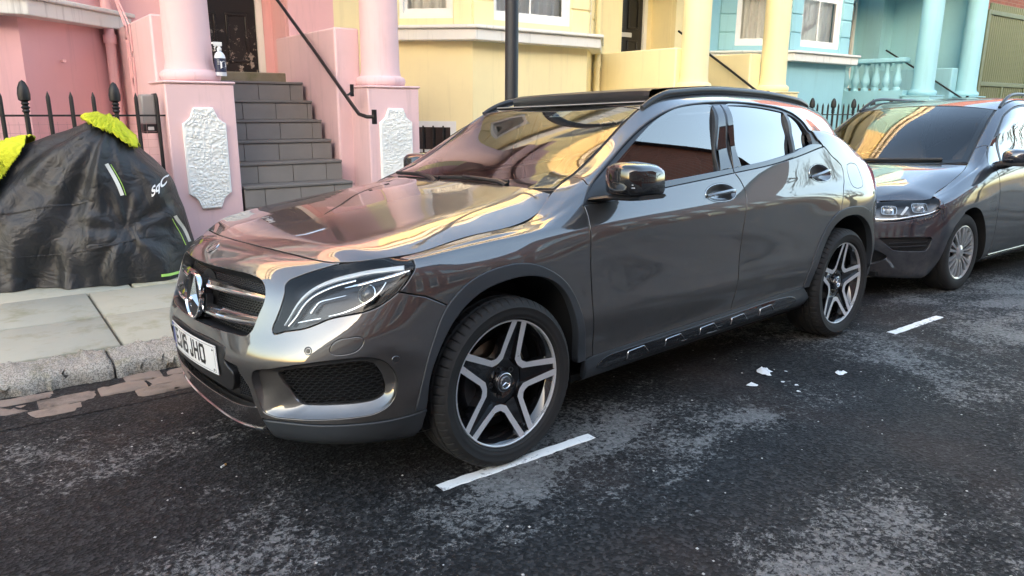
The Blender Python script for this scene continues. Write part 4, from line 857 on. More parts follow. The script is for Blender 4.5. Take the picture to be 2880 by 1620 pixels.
# grille
GP = msym(cv(GRL, step=.015))
r0 = GP; rg = []
for dp, ins in ((-.004, 0), (-.018, .004), (-.05, .006), (-.075, .006)):
    q = inset(F, GP, ins); rg.append(F.xyz(q[:, 0], q[:, 1]) + F.nrm(q[:, 0], q[:, 1]) * dp)
ng = len(GP)
mk('grille_frame', np.concatenate(rg), [(k * ng + i, k * ng + (i + 1) % ng, (k + 1) * ng + (i + 1) % ng, (k + 1) * ng + i)[::-1] for k in range(3) for i in range(ng)], SATINB, CAR)
honeycomb(F, inset(F, GP, .004), .016, .0062, -.052, .0022, 'grille_mesh', SATINB, mirror=False)
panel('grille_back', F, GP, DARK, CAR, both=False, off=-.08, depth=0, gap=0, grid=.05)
def blade(name, pts_lo, pts_hi, off_lo, off_hi, mats):
    """grille louvre: dark upper face, bright lower edge"""
    a = cv(pts_lo, n=30); b = cv(pts_hi, n=30)
    Pa, Na = F.xyz(*a.T), F.nrm(*a.T); Pb, Nb = F.xyz(*b.T), F.nrm(*b.T)
    tops = [Pb + Nb * (off_hi - .02), Pb + Nb * off_hi, Pa * .3 + Pb * .7 + Na * (off_lo * .45 + off_hi * .55 + .006), Pa + Na * off_lo + [0, 0, .010]]
    lows = [Pa + Na * off_lo + [0, 0, .010], Pa + Na * (off_lo + .004) + [0, 0, .007], Pa + Na * (off_lo + .005), Pa + Na * (off_lo + .001) + [0, 0, -.007], Pa + Na * (off_lo - .012) + [0, 0, -.009]]
    for nm, rg_, mt in (('louvre', tops, mats[0]), ('louvre_trim', lows, mats[1])):
        m = 30; both(nm, np.concatenate(rg_), [(k * m + i, k * m + i + 1, (k + 1) * m + i + 1, (k + 1) * m + i)[::-1] for k in range(len(rg_) - 1) for i in range(m - 1)], mt, CAR)
GUN = simple('gunmetal louvre', (.16, .15, .145), .10, metal=.9, coat=1)
blade('b', [(.08,.612),(.162,.616),(.314,.618),(.407,.617),(.476,.613)], [(.08,.650),(.162,.652),(.314,.648),(.407,.643),(.474,.640)], -.014, -.026, (GUN, CHROME))
blade('b', [(.06,.512),(.122,.514),(.225,.516),(.339,.519),(.454,.524)], [(.06,.550),(.122,.55),(.225,.55),(.339,.552),(.46,.555)], -.012, -.026, (GUN, CHROME))
# star badge in its ring
def star_badge(name, r, M, mats, parent, ring=.1, th=.006):
    mb = MB().lathe([(r, 0), (r * 1.0, th), (r * .985, th * 1.4), (r * .93, th * 1.5), (r * .89, th * .9), (r * .88, 0)], 48)
    rr = r * .9
    for k in range(3):
        a = R(90 + 120 * k); tip = (rr * math.cos(a), rr * math.sin(a), th * .8); c = (0, 0, th * 2.0)
        L = (r * .115 * math.cos(a + R(60)), r * .115 * math.sin(a + R(60)), th * .2); Rr = (r * .115 * math.cos(a - R(60)), r * .115 * math.sin(a - R(60)), th * .2)
        tl = (tip[0], tip[1], th * .8); mb.add([c, tl, L, Rr], [(0, 1, 2), (0, 3, 1)])
    V = np.array([tuple(M @ Vector(v)) for v in mb.V]); o = mk(name, V, mb.F, mats[0], parent, sharp=12); return o
pS = F.xyz([0.], [.566])[0]
Ms = Matrix.Translation(Vector((pS[0] + .006, 0, .683))) @ Matrix(((0, 0, -1), (-1, 0, 0), (0, 1, 0))).to_4x4() @ Matrix.Rotation(R(-7), 4, 'X')
bd = star_badge('star_badge', .092, Ms, (CHROME,), CAR, th=.012)
mb = MB().lathe([(0, .0), (.082, .0), (.083, -.035), (.105, -.05)], 40); mk('badge_backing', np.array([tuple(Ms @ Vector(v)) for v in mb.V]), mb.F, DARK, bd)
mb = MB().bx((-.105, -.03, -.03), (.105, .02, -.005)); mb.bx((-.08, -.075, -.04), (.08, .075, -.012)); mk('badge_carrier', np.array([tuple(Ms @ Vector(v)) for v in mb.V]), mb.F, SATINB, bd)
# bonnet roundel on the nose
pN = F.xyz([0.], [.765])[0]; nN = Vector(F.nrm([0.], [.765])[0]); Mn = Matrix.Translation(Vector(pN) + nN * .001) @ nN.to_track_quat('Z', 'X').to_matrix().to_4x4() @ Matrix.Rotation(R(90), 4, 'Z')
mb = MB().lathe([(.029, 0), (.028, .003), (.025, .0035), (.0, .0035)], 32); rd = mk('nose_roundel', np.array([tuple(Mn @ Vector(v)) for v in mb.V]), mb.F, SATINC, CAR)
mb = MB().lathe([(.0235, .0038), (.0195, .0045), (.019, .0038)], 32); mk('roundel_ring', np.array([tuple(Mn @ Vector(v)) for v in mb.V]), mb.F, GLOSSB, rd)
# lower centre: plate carrier, slot, splitter
LG = np.concatenate([cv([(0,.43),(.25,.433),(.32,.428)]), [(.33,.40)], [(.40,.372)], cv([(.41,.345),(.44,.302),(.456,.235),(.468,.175)]), ln((.468,.175),(0,.172))])
panel('lower_grille', F, msym(LG), BLACKP, CAR, both=False, off=-.045, depth=0, gap=0, grid=.03)
honeycomb(F, poly([(.33,.36),(.40,.362),(.425,.30),(.44,.24),(.33,.235)]), .014, .0055, -.02, .0024, 'lower_mesh', SATINB)
PH = np.concatenate([cv([(0,.424),(.25,.427),(.312,.424)], n=12), cv([(.318,.40),(.305,.372),(.33,.352),(.36,.335),(.35,.285),(.33,.262),(.22,.255),(0,.25)], n=24)])
panel('plate_carrier', F, msym(PH), BLACKP, CAR, both=False, off=.003, depth=.06, rad=.006, grid=.03)
SPL = np.concatenate([cv([(0,.200),(.19,.202),(.388,.212),(.465,.222)]), [(.475,.175)], cv([(.482,.10),(.30,.085),(0,.08)])])
panel('front_splitter', F, msym(SPL), GUN, CAR, both=False, off=.002, depth=.03, rad=.004, grid=.03)
V_, F_ = ribbon(F, cv([(-.462,.128),(-.25,.112),(0,.108),(.25,.112),(.462,.128)], n=60), .014, .006, .006); mk('splitter_trim', V_, F_, CHROME, CAR)
LIP = poly(cv([(.478,.173),(.578,.174),(.699,.167),(.787,.162),(.915,.156),(.955,.158)]), [(.958,.10),(.95,.06)], cv([(.93,.05),(.787,.055),(.699,.058),(.578,.062),(.485,.07)]))
panel('bumper_lip', F, LIP, PLASTIC, CAR, off=.004, depth=.03, rad=.005, grid=.025)
panel('bumper_underside', F, msym(np.concatenate([ln((0,.10),(.5,.09)), ln((.5,.075),(.97,.07)), ln((.97,.0),(0,.0))])), BLACKP, CAR, both=False, depth=0, gap=0, off=-.004, grid=.05)
# number plate, bent round the bumper
pl_u = np.linspace(-.26, .26, 27); PZ0, PZ1 = .312, .424
def plate_pt(u, z): # u along the plate in metres, z 0..1
    p = F.at([u * .985], [PZ0 + (PZ1 - PZ0) * z])[0]; c0 = F.at([0.], [.37])[0]
    x = c0[0] - .016 + .24 * u * u; return np.array([x + (.5 - z) * .004, -u, .424 + .113 * z])
Vp = np.array([plate_pt(u, z) - [d, 0, 0] for d in (.003, 0) for z in (0, 1) for u in pl_u]); m = len(pl_u); Fp = []
for i in range(m - 1): Fp += [(i, i + 1, m + i + 1, m + i), (2*m + i, 3*m + i, 3*m + i + 1, 2*m + i + 1), (m + i, m + i + 1, 3*m + i + 1, 3*m + i), (i, 2*m + i, 2*m + i + 1, i + 1)]
Fp += [(0, m, 3*m, 2*m), (m-1, 3*m-1, 4*m-1, 2*m-1)]
NP = mk('number_plate', Vp, [f for f in Fp], PLATEW, CAR, sharp=30)
def text_mesh(s, size, ext=0, bold=0, align='CENTER'):
    c = bpy.data.curves.new('t', 'FONT'); c.body = s; c.size = size; c.extrude = ext; c.offset = bold; c.align_x = align; c.align_y = 'CENTER'
    o = bpy.data.objects.new('t', c); COL.objects.link(o); dg = bpy.context.evaluated_depsgraph_get(); me = bpy.data.meshes.new_from_object(o.evaluated_get(dg))
    V = np.array([tuple(v.co) for v in me.vertices]); Fc = [tuple(p.vertices) for p in me.polygons]; bpy.data.objects.remove(o); bpy.data.curves.remove(c); bpy.data.meshes.remove(me)
    return V, Fc
# the plate's own narrow block letters: strokes on a 50 x 79 mm cell
GLY = {'E': [[(1,0),(0,0),(0,1),(1,1)],[(0,.5),(.85,.5)]], 'J': [[(.0,.2),(.0,.08),(.12,0),(.45,0),(.6,.08),(.6,1)]], '1': [[(.2,1),(.2,0)]], '6': [[(.95,.85),(.85,1),(.15,1),(0,.85),(0,.15),(.15,0),(.85,0),(1,.15),(1,.42),(.85,.55),(0,.55)]],
       'H': [[(0,0),(0,1)],[(1,0),(1,1)],[(0,.52),(1,.52)]], 'O': [[(.15,0),(.85,0),(1,.12),(1,.88),(.85,1),(.15,1),(0,.88),(0,.12),(.15,0)]]}
pos = -.205
for ch, adv in (('E',.056),('J',.046),('1',.026),('6',.062),(' ',.016),('J',.048),('H',.062),('O',.062)):
    mb = MB()
    if ch != ' ':
        for st in GLY[ch]:
            q = [(pos + a * .038 + .007, .021 + b * .064 + .007) for a, b in st]
            for (a, b), (c, d) in zip(q[:-1], q[1:]):
                L_ = math.hypot(c - a, d - b); ex, ey = (c - a) / L_ * .007, (d - b) / L_ * .007; nx, ny = -ey, ex
                for s_ in range(3):
                    f0, f1 = s_ / 3, (s_ + 1) / 3
                    A = (a - ex + (c - a + 2*ex) * f0, b - ey + (d - b + 2*ey) * f0); B_ = (a - ex + (c - a + 2*ex) * f1, b - ey + (d - b + 2*ey) * f1)
                    qd = [(A[0] - nx, A[1] - ny), (B_[0] - nx, B_[1] - ny), (B_[0] + nx, B_[1] + ny), (A[0] + nx, A[1] + ny)]
                    mb.add([plate_pt(u, z / .113) - [.0036, 0, 0] for u, z in qd], [(3, 2, 1, 0)])
    pos += adv
    if ch != ' ': mb.build('plate_letter', PLATEB, NP, smooth=False)
mb = MB()
for a, b, c, d in ((-.247, .006, .247, .0075), (-.247, .1055, .247, .107), (-.247, .006, -.2455, .107), (.2455, .006, .247, .107)):
    for s_ in range(16):
        u0, u1 = a + (c - a) * s_ / 16, a + (c - a) * (s_ + 1) / 16; mb.add([plate_pt(u, z / .113) - [.0035, 0, 0] for u, z in ((u0, b), (u1, b), (u1, d), (u0, d))], [(3, 2, 1, 0)])
mb.build('plate_border', PLATEB, NP, smooth=False)
mb = MB(); mb.add([plate_pt(u, z / .113) - [.0036, 0, 0] for u, z in ((-.258, .002), (-.222, .002), (-.222, .111), (-.258, .111))], [(3, 2, 1, 0)]); mb.build('plate_band', simple('plate blue', (.02, .05, .25), .4), NP, smooth=False)
for u in (-.235, .235):
    for z in (.018, .095): mb = MB().lathe([(0, .003), (.004, .0025), (.006, 0)], 12); p = plate_pt(u, z / .113); mk('plate_screw', [(p[0] - .003 - v[2], p[1] + v[0], p[2] + v[1]) for v in mb.V], [f for f in mb.F], SATINC, NP)
# --- headlights
hlp = closed(HL, step=.012); ring = []
for dp in (-.002, -.02, -.05):
    q = inset(F, hlp, .003 if dp > -.01 else .006); ring.append(F.xyz(q[:, 0], q[:, 1]) + F.nrm(q[:, 0], q[:, 1]) * dp)
nh = len(hlp); Hs = both('headlight', np.concatenate(ring), [(k * nh + i, k * nh + (i + 1) % nh, (k + 1) * nh + (i + 1) % nh, (k + 1) * nh + i)[::-1] for k in range(2) for i in range(nh)], GLOSSB, CAR)
for si, hroot in enumerate(Hs):
    def sub(name, V, Fc, mat, **k):
        V = np.asarray(V, float)
        if si: return mk(name, V * [1, -1, 1], [tuple(f)[::-1] for f in Fc], mat, hroot, **k)
        return mk(name, V, Fc, mat, hroot, **k)
    V_, f_, N_ = panel_geo(F, hlp, gap=.006, off=-.046, depth=0, grid=.03); sub('lamp_bowl', V_, f_, simple('lamp bowl', (.006, .006, .007), .25))
    V_, f_, N_ = panel_geo(F, hlp, gap=.002, off=.0, depth=.004, grid=.022)
    if si: mk('lens', V_ * [1, -1, 1], [f[::-1] for f in f_], LENS, hroot, N_ * [1, -1, 1])
    else: mk('lens', V_, f_, LENS, hroot, N_)
    V_, f_ = ribbon(F, cv([(.563,.535),(.575,.562),(.594,.61),(.618,.656),(.642,.69),(.698,.735),(.752,.760),(.807,.779),(.866,.783),(.903,.778)], n=50), np.interp(np.linspace(0, 1, 50), [0, .3, .6, 1], [.006, .012, .017, .020]), -.018, .006); sub('light_guide', V_, f_, WHITEL)
    V_, f_ = ribbon(F, cv([(.572,.535),(.592,.565),(.612,.61),(.635,.65),(.66,.68),(.71,.718),(.76,.74)], n=40), .012, -.026, .005); sub('chrome_strip', V_, f_, SATINC)
    V_, f_ = ribbon(F, cv([(.737,.702),(.770,.713),(.829,.735),(.872,.742),(.916,.742)], n=30), np.interp(np.linspace(0, 1, 30), [0, .2, .8, 1], [.004, .012, .014, .004]), -.020, .005); sub('chrome_strip', V_, f_, CHROME)
    V_, f_ = ribbon(F, cv([(.706,.578),(.741,.590),(.777,.609),(.810,.635),(.832,.668),(.841,.695),(.845,.711)], n=36), np.interp(np.linspace(0, 1, 36), [0, .3, 1], [.003, .008, .006]), -.018, .004); sub('chrome_strip', V_, f_, CHROME)
    V_, f_ = ribbon(F, cv([(.644,.588),(.656,.612),(.668,.634),(.705,.654),(.743,.670)], n=24), np.interp(np.linspace(0, 1, 24), [0, .4, 1], [.014, .007, .004]), -.026, .004); sub('chrome_strip', V_, f_, SATINC)
    V_, f_ = ribbon(F, cv([(.610,.549),(.648,.560),(.683,.569)], n=14), .005, -.02, .003); sub('chrome_strip', V_, f_, SATINC)
    Mx = disc_on(F, (.797, .672), 0, -.032) @ Matrix.Rotation(R(-14), 4, 'Y')
    mb = MB().lathe([(0, .020), (.012, .0185), (.021, .013), (.027, .003), (.028, -.01)], 28); sub('projector_lens', [tuple(Mx @ Vector(v)) for v in mb.V], mb.F, simple('projector lens', (.03, .035, .04), .03, coat=1))
    mb = MB().lathe([(.028, .0), (.031, .006), (.034, .005), (.036, -.012)], 28); sub('projector_ring', [tuple(Mx @ Vector(v)) for v in mb.V], mb.F, CHROME)
# --- bonnet
hx = np.concatenate([F.at([.70, .78, .85], [.85] * 3), S.at([-.35, -.2, -.05, .1, .25], [1.36] * 5), [[.345, .722, .995], [.405, .693, 1.036]]])
cz = [(-.705, .890), (-.63, .912), (-.54, .935), (-.42, .960), (-.27, .986), (-.1, 1.009), (.04, 1.028), (.19, 1.047), (.29, 1.059), (.345, 1.066)]
prof = [(1, 0), (.955, .20), (.90, .40), (.845, .575), (.80, .68), (.70, .765), (.45, .91), (.22, .985), (0, 1.0)]
Hrows = []
for (ex, ew, ez), (cxx, czz) in zip(hx, cz):
    row = []
    for f, h in prof:
        w = ew * f; row.append((f, cxx + (ex - cxx) * f**2.2, w, ez + (czz - ez) * h))
    if abs(cxx + .705) < 1e-6:
        Q = F.at([.7 * f for f, h in prof], [.85] * len(prof)); row = [(f, q[0], q[1], q[2]) for (f, h), q in zip(prof, Q)]
    row = row[::-1]; Hrows.append([(-a, b, -c, d) for a, b, c, d in row[:0:-1]] + row)
Ht = [0, .08, .18, .31, .47, .63, .77, .92, 1.02, 1.08]
HOOD = Surf(Hrows, Ht)
panel('bonnet', HOOD, poly(ln((-1, 0), (1, 0)), ln((1, 0), (1, 1.08)), ln((1, 1.08), (-1, 1.08)), ln((-1, 1.08), (-1, 0))), PAINT, CAR, both=False, grid=.035, gap=.0045, depth=.02)
for nm_, sf_, c_ in (('bonnet_gap_shade', F, ln((-.7, .846), (.7, .846))),): V_, F_ = ribbon(sf_, c_, .04, -.014, .003); mk(nm_, V_, F_, DARK, CAR)  # near-black strip under the front gap, painted in as its shade
for c_ in (ln((-.40, 1.352), (.25, 1.352)), cv(DOORF), cv(BGAP), cv(RGAP), sill_t(.483, 2.243), cv([(-.447,.617),(-.371,.564),(-.285,.509)]), cv(ASEAM)): V_, F_ = ribbon(S, c_, .022, -.010, .003); both('panel_gap_shade', V_, F_, DARK, CAR)  # near-black strips standing in for the shade inside the panel gaps
mb = MB().bx((-.36, -.66, .78), (.3, .66, .81)); mb.bx((-.66, -.48, .72), (-.36, .48, .75)); mb.build('bonnet_light_block', DARK, CAR)  # unseen dark plates added below the gaps against light leaks
# --- scuttle, windscreen, roof
wu = [-1, -.93, -.6, -.3, 0, .3, .6, .93, 1]
def wrow(c, e, sag): return [(u, c[0] + (e[0] - c[0]) * abs(u)**2.0, e[1] * u, c[1] + (e[2] - c[1]) * abs(u)**2.2) for u in wu]
eS = S.at([.43, .55, .68, .80, .92], [1.36] * 5)
WIND = Surf([wrow(c, e, 0) for c, e in zip([(.335, 1.045), (.53, 1.142), (.745, 1.243), (.955, 1.333), (1.182, 1.423)], eS)], [0, .22, .46, .70, .93])
panel('windscreen', WIND, poly(ln((-.985, -.0), (.985, -.0)), ln((.985, 0), (.975, .93)), ln((.975, .93), (-.975, .93)), ln((-.975, .93), (-.985, 0))), SCREEN, CAR, both=False, off=-.002, depth=.004, grid=.06)
V_, f_, N_ = panel_geo(WIND, poly(ln((-1, -.015), (1, -.015)), ln((1, -.015), (1, .95)), ln((1, .95), (-1, .95)), ln((-1, .95), (-1, -.015))), [poly(ln((-.93, .06), (.93, .06)), ln((.93, .06), (.915, .885)), ln((.915, .885), (-.915, .885)), ln((-.915, .885), (-.93, .06)))], gap=0, off=-.007, depth=.004, grid=.05)
mk('windscreen_frit', V_, f_, BLACKP, CAR, N_)
rx = S.at([.92, 1.1, 1.35, 1.65, 2.0, 2.35, 2.7, 2.95], [1.36] * 8)
ROOF = Surf([wrow(c, e, 0) for c, e in zip([(1.182, 1.426), (1.30, 1.449), (1.46, 1.472), (1.68, 1.486), (2.0, 1.488), (2.33, 1.477), (2.68, 1.452), (2.95, 1.43)], rx)], [0, .13, .3, .53, .85, 1.18, 1.53, 1.8])
panel('roof', ROOF, poly(ln((-1, 0), (1, 0)), ln((1, 0), (1, 1.8)), ln((1, 1.8), (-1, 1.8)), ln((-1, 1.8), (-1, 0))), GLOSSB, CAR, both=False, grid=.06, gap=.001)
# raised glass sunroof with its wind deflector
SRF = [(-.86, .20), (.86, .20), (.86, .95), (-.86, .95)]
V_, f_, N_ = panel_geo(ROOF, poly(ln((-.84, .62), (.84, .62)), ln((.84, .62), (.84, 1.42)), ln((.84, 1.42), (-.84, 1.42)), ln((-.84, 1.42), (-.84, .62))), gap=0, off=0, depth=.018, grid=.06)
V_ = V_.copy(); V_[:, 2] += .036 + .012 * (V_[:, 0] - 1.7); mk('sunroof_panel', V_, f_, GLOSSB, CAR, N_)
u_ = np.linspace(-.88, .88, 41); rg = []
for dx, dz in ((.0, .0), (-.006, .016), (.0, .042), (.02, .052), (.12, .060), (.15, .045), (.15, .0)):
    P = ROOF.xyz(u_, np.full(41, .10 + 0.02 * 0)); P[:, 0] += dx + .03; P[:, 2] += dz * (1 - .25 * np.abs(u_)**6) + .004; rg.append(P)
mk('wind_deflector', np.concatenate(rg), [(k * 41 + i, k * 41 + i + 1, (k + 1) * 41 + i + 1, (k + 1) * 41 + i)[::-1] for k in range(6) for i in range(40)], SATINB, CAR)
# roof rails
rp = cv([(.93, 1.352), (1.0, 1.352), (1.2, 1.350), (1.6, 1.348), (2.0, 1.348), (2.5, 1.348), (2.75, 1.348), (2.88, 1.349)], n=60); P = S.xyz(*rp.T); k_ = np.linspace(0, 1, 60); lift = .013 * np.clip(np.minimum(k_ / .12, (1 - k_) / .10), 0, 1)**.7
mb = MB().tube([tuple(p + [0, 0, l + .002]) for p, l in zip(P, lift)], [.012 + .006 * min(1, l / .02) for l in lift], 12, flat=1.15); both('roof_rail', mb.V, mb.F, SATINB, CAR)
mb = MB().lathe([(.0, .065), (.007, .06), (.012, .04), (.016, .0)], 10, c=(2.55, .35, 1.45)); mb.build('roof_aerial', GLOSSB, CAR)
# --- wipers
def on_wind(u, t, off): return tuple(WIND.xyz([u], [t])[0] + WIND.nrm([u], [t])[0] * off)
for a, b in ((.62, -.28), (-.10, -.86)):
    mb = MB().tube([on_wind(u, .035 + .02 * math.sin((u - b) / (a - b) * 3.1), .012) for u in np.linspace(a, b, 14)], [.006] * 14, 8, flat=1.6)
    mb.tube([on_wind(a + .02, -.0, .01), on_wind(a - .06, .02, .02), on_wind((a + b) / 2, .055, .022)], [.014, .012, .007], 8); mb.build('windscreen_wiper', BLACKP, CAR)
mb = MB(); q = [on_wind(u, t, -.009) for u, t in ((-.02, .80), (.16, .80), (.16, .88), (-.02, .88))]; mb.add(q, [(0, 1, 2, 3)]); st = mb.build('windscreen_sticker', simple('sticker paper', (.35, .42, .43), .6, var=.25, vs=60), CAR)
mb = MB(); mb.add([on_wind(u, t, -.0085) for u, t in ((.04, .815), (.10, .815), (.10, .835), (.04, .835))], [(0, 1, 2, 3)]); mb.build('sticker_print', simple('sticker blue', (.03, .09, .25), .6), st)
# --- door mirrors
def superell(cx, w, cz, h, n=28, e=.55): return [(cx + w * math.copysign(abs(math.cos(k))**e, math.cos(k)), cz + h * math.copysign(abs(math.sin(k))**e, math.sin(k))) for k in np.linspace(0, 2 * math.pi, n, endpoint=False)]
# the housing is a rounded block lofted across the car (from the door outwards)
secs = [(-.872, .640, .085, 1.092, .050), (-.884, .637, .102, 1.094, .062), (-.92, .632, .110, 1.098, .068), (-.97, .630, .111, 1.099, .069), (-1.015, .632, .107, 1.097, .066), (-1.043, .638, .096, 1.094, .059), (-1.056, .646, .074, 1.090, .044)]
Vm = []; 
for y, cx, w, cz_, h in secs:
    for a, b in superell(cx, w, cz_, h, 32, .40): 
        sk = .35 * (y + .9); Vm.append((a + sk * .25 * (1 if 1 else 0), y, b - .012 * max(0, (a - cx) / w)))
nf = 32; Fm = [(k * nf + i, k * nf + (i + 1) % nf, (k + 1) * nf + (i + 1) % nf, (k + 1) * nf + i) for k in range(len(secs) - 1) for i in range(nf)] + [tuple(range(nf))[::-1], tuple((len(secs) - 1) * nf + i for i in range(nf))]
Fm = [f[::-1] for f in Fm]
DM = both('door_mirror', Vm, Fm, GLOSSB, CAR, sharp=60)
FOLD = Matrix.Translation((.66, .83, 1.06)) @ Matrix.Rotation(R(-68), 4, 'Z') @ Matrix.Translation((-.60, -.83, -1.06))
DM[1].matrix_local = FOLD
for s_, o in zip((1, -1), DM):
    mb = MB(); prev = None
    lo = [(-.80, .50, .95, 1.0, 1.02), (-.845, .515, .66, 1.006, 1.026), (-.90, .522, .725, 1.012, 1.034), (-1.0, .525, .736, 1.014, 1.036), (-1.05, .545, .725, 1.018, 1.036)]
    lo[0] = (-.812, .50, .60, 1.0, 1.02); V = []
    for y, x0, x1, z0, z1 in lo: V += [(x0, y * s_, (z0 + z1) / 2), (x0 + .03, y * s_, z0), (x1 - .02, y * s_, z0), (x1, y * s_, (z0 + z1) / 2), (x1 - .01, y * s_, z1), (x0 + .02, y * s_, z1)]
    Fc = [(k * 6 + i, k * 6 + (i + 1) % 6, (k + 1) * 6 + (i + 1) % 6, (k + 1) * 6 + i) for k in range(4) for i in range(6)] + [tuple(range(24, 30))]
    mk('mirror_base', V, [f if s_ < 0 else f[::-1] for f in Fc], SATINB, o, sharp=50)
    mb = MB(); pts = [(.60, -1.0), (.60, -.99)]
    arc = [(.505 + .0, -1.0)]
    for zz, y0, y1 in ((1.082, -.945, -1.04), (1.070, -.93, -1.046)):
        mb.tube([(.5185 + .010 * ((y + .97) / .07)**2, y * s_, zz) for y in np.linspace(y0, y1, 10)], .0022, 6)
    mb.build('indicator_strip', simple('indicator lens', (.5, .5, .5), .15, coat=1), o)
    mb = MB().box((.733, -.955 * s_, 1.096), (.004, .11, .085)); mb.build('mirror_glass', CHROME, o)
# --- door handles
for (cx, ct), H_ in (((1.402, .784), HF), ((2.408, .780), HR)):
    hp = poly(H_); nb = len(hp); cen = hp.mean(0); rg = []
    for f, dp in ((1.0, -.001), (.9, -.006), (.7, -.016), (.4, -.022), (.05, -.024)):
        q = cen + (hp - cen) * f; rg.append(S.xyz(*q.T) + S.nrm(*q.T) * dp)
    both('handle_recess', np.concatenate(rg), [(k * nb + i, k * nb + (i + 1) % nb, (k + 1) * nb + (i + 1) % nb, (k + 1) * nb + i)[::-1] for k in range(4) for i in range(nb)], PAINT, CAR)
    V_, f_ = ribbon(S, np.concatenate([hp, hp[:1]]), .004, .0008, .003); both('handle_rim', V_, f_, SATINC, CAR)
    hl_ = cv([(cx - .118, ct - .003), (cx - .06, ct - .001), (cx, ct), (cx + .06, ct + .002), (cx + .116, ct + .003)], n=24); kk = np.linspace(-1, 1, 24); Pn = S.xyz(*hl_.T) + S.nrm(*hl_.T) * (.016 - .014 * kk**4)[:, None]
    mb = MB().tube([tuple(p) for p in Pn], [.010 + .003 * (1 - k * k) for k in kk], 12, flat=.7); both('door_handle', mb.V, mb.F, CHROME if 0 else PAINT, CAR)
    mb = MB().tube([tuple(p + [0, -.006, -.004]) for p in Pn[3:-2]], .0045, 8); both('handle_trim', mb.V, mb.F, CHROME, CAR)
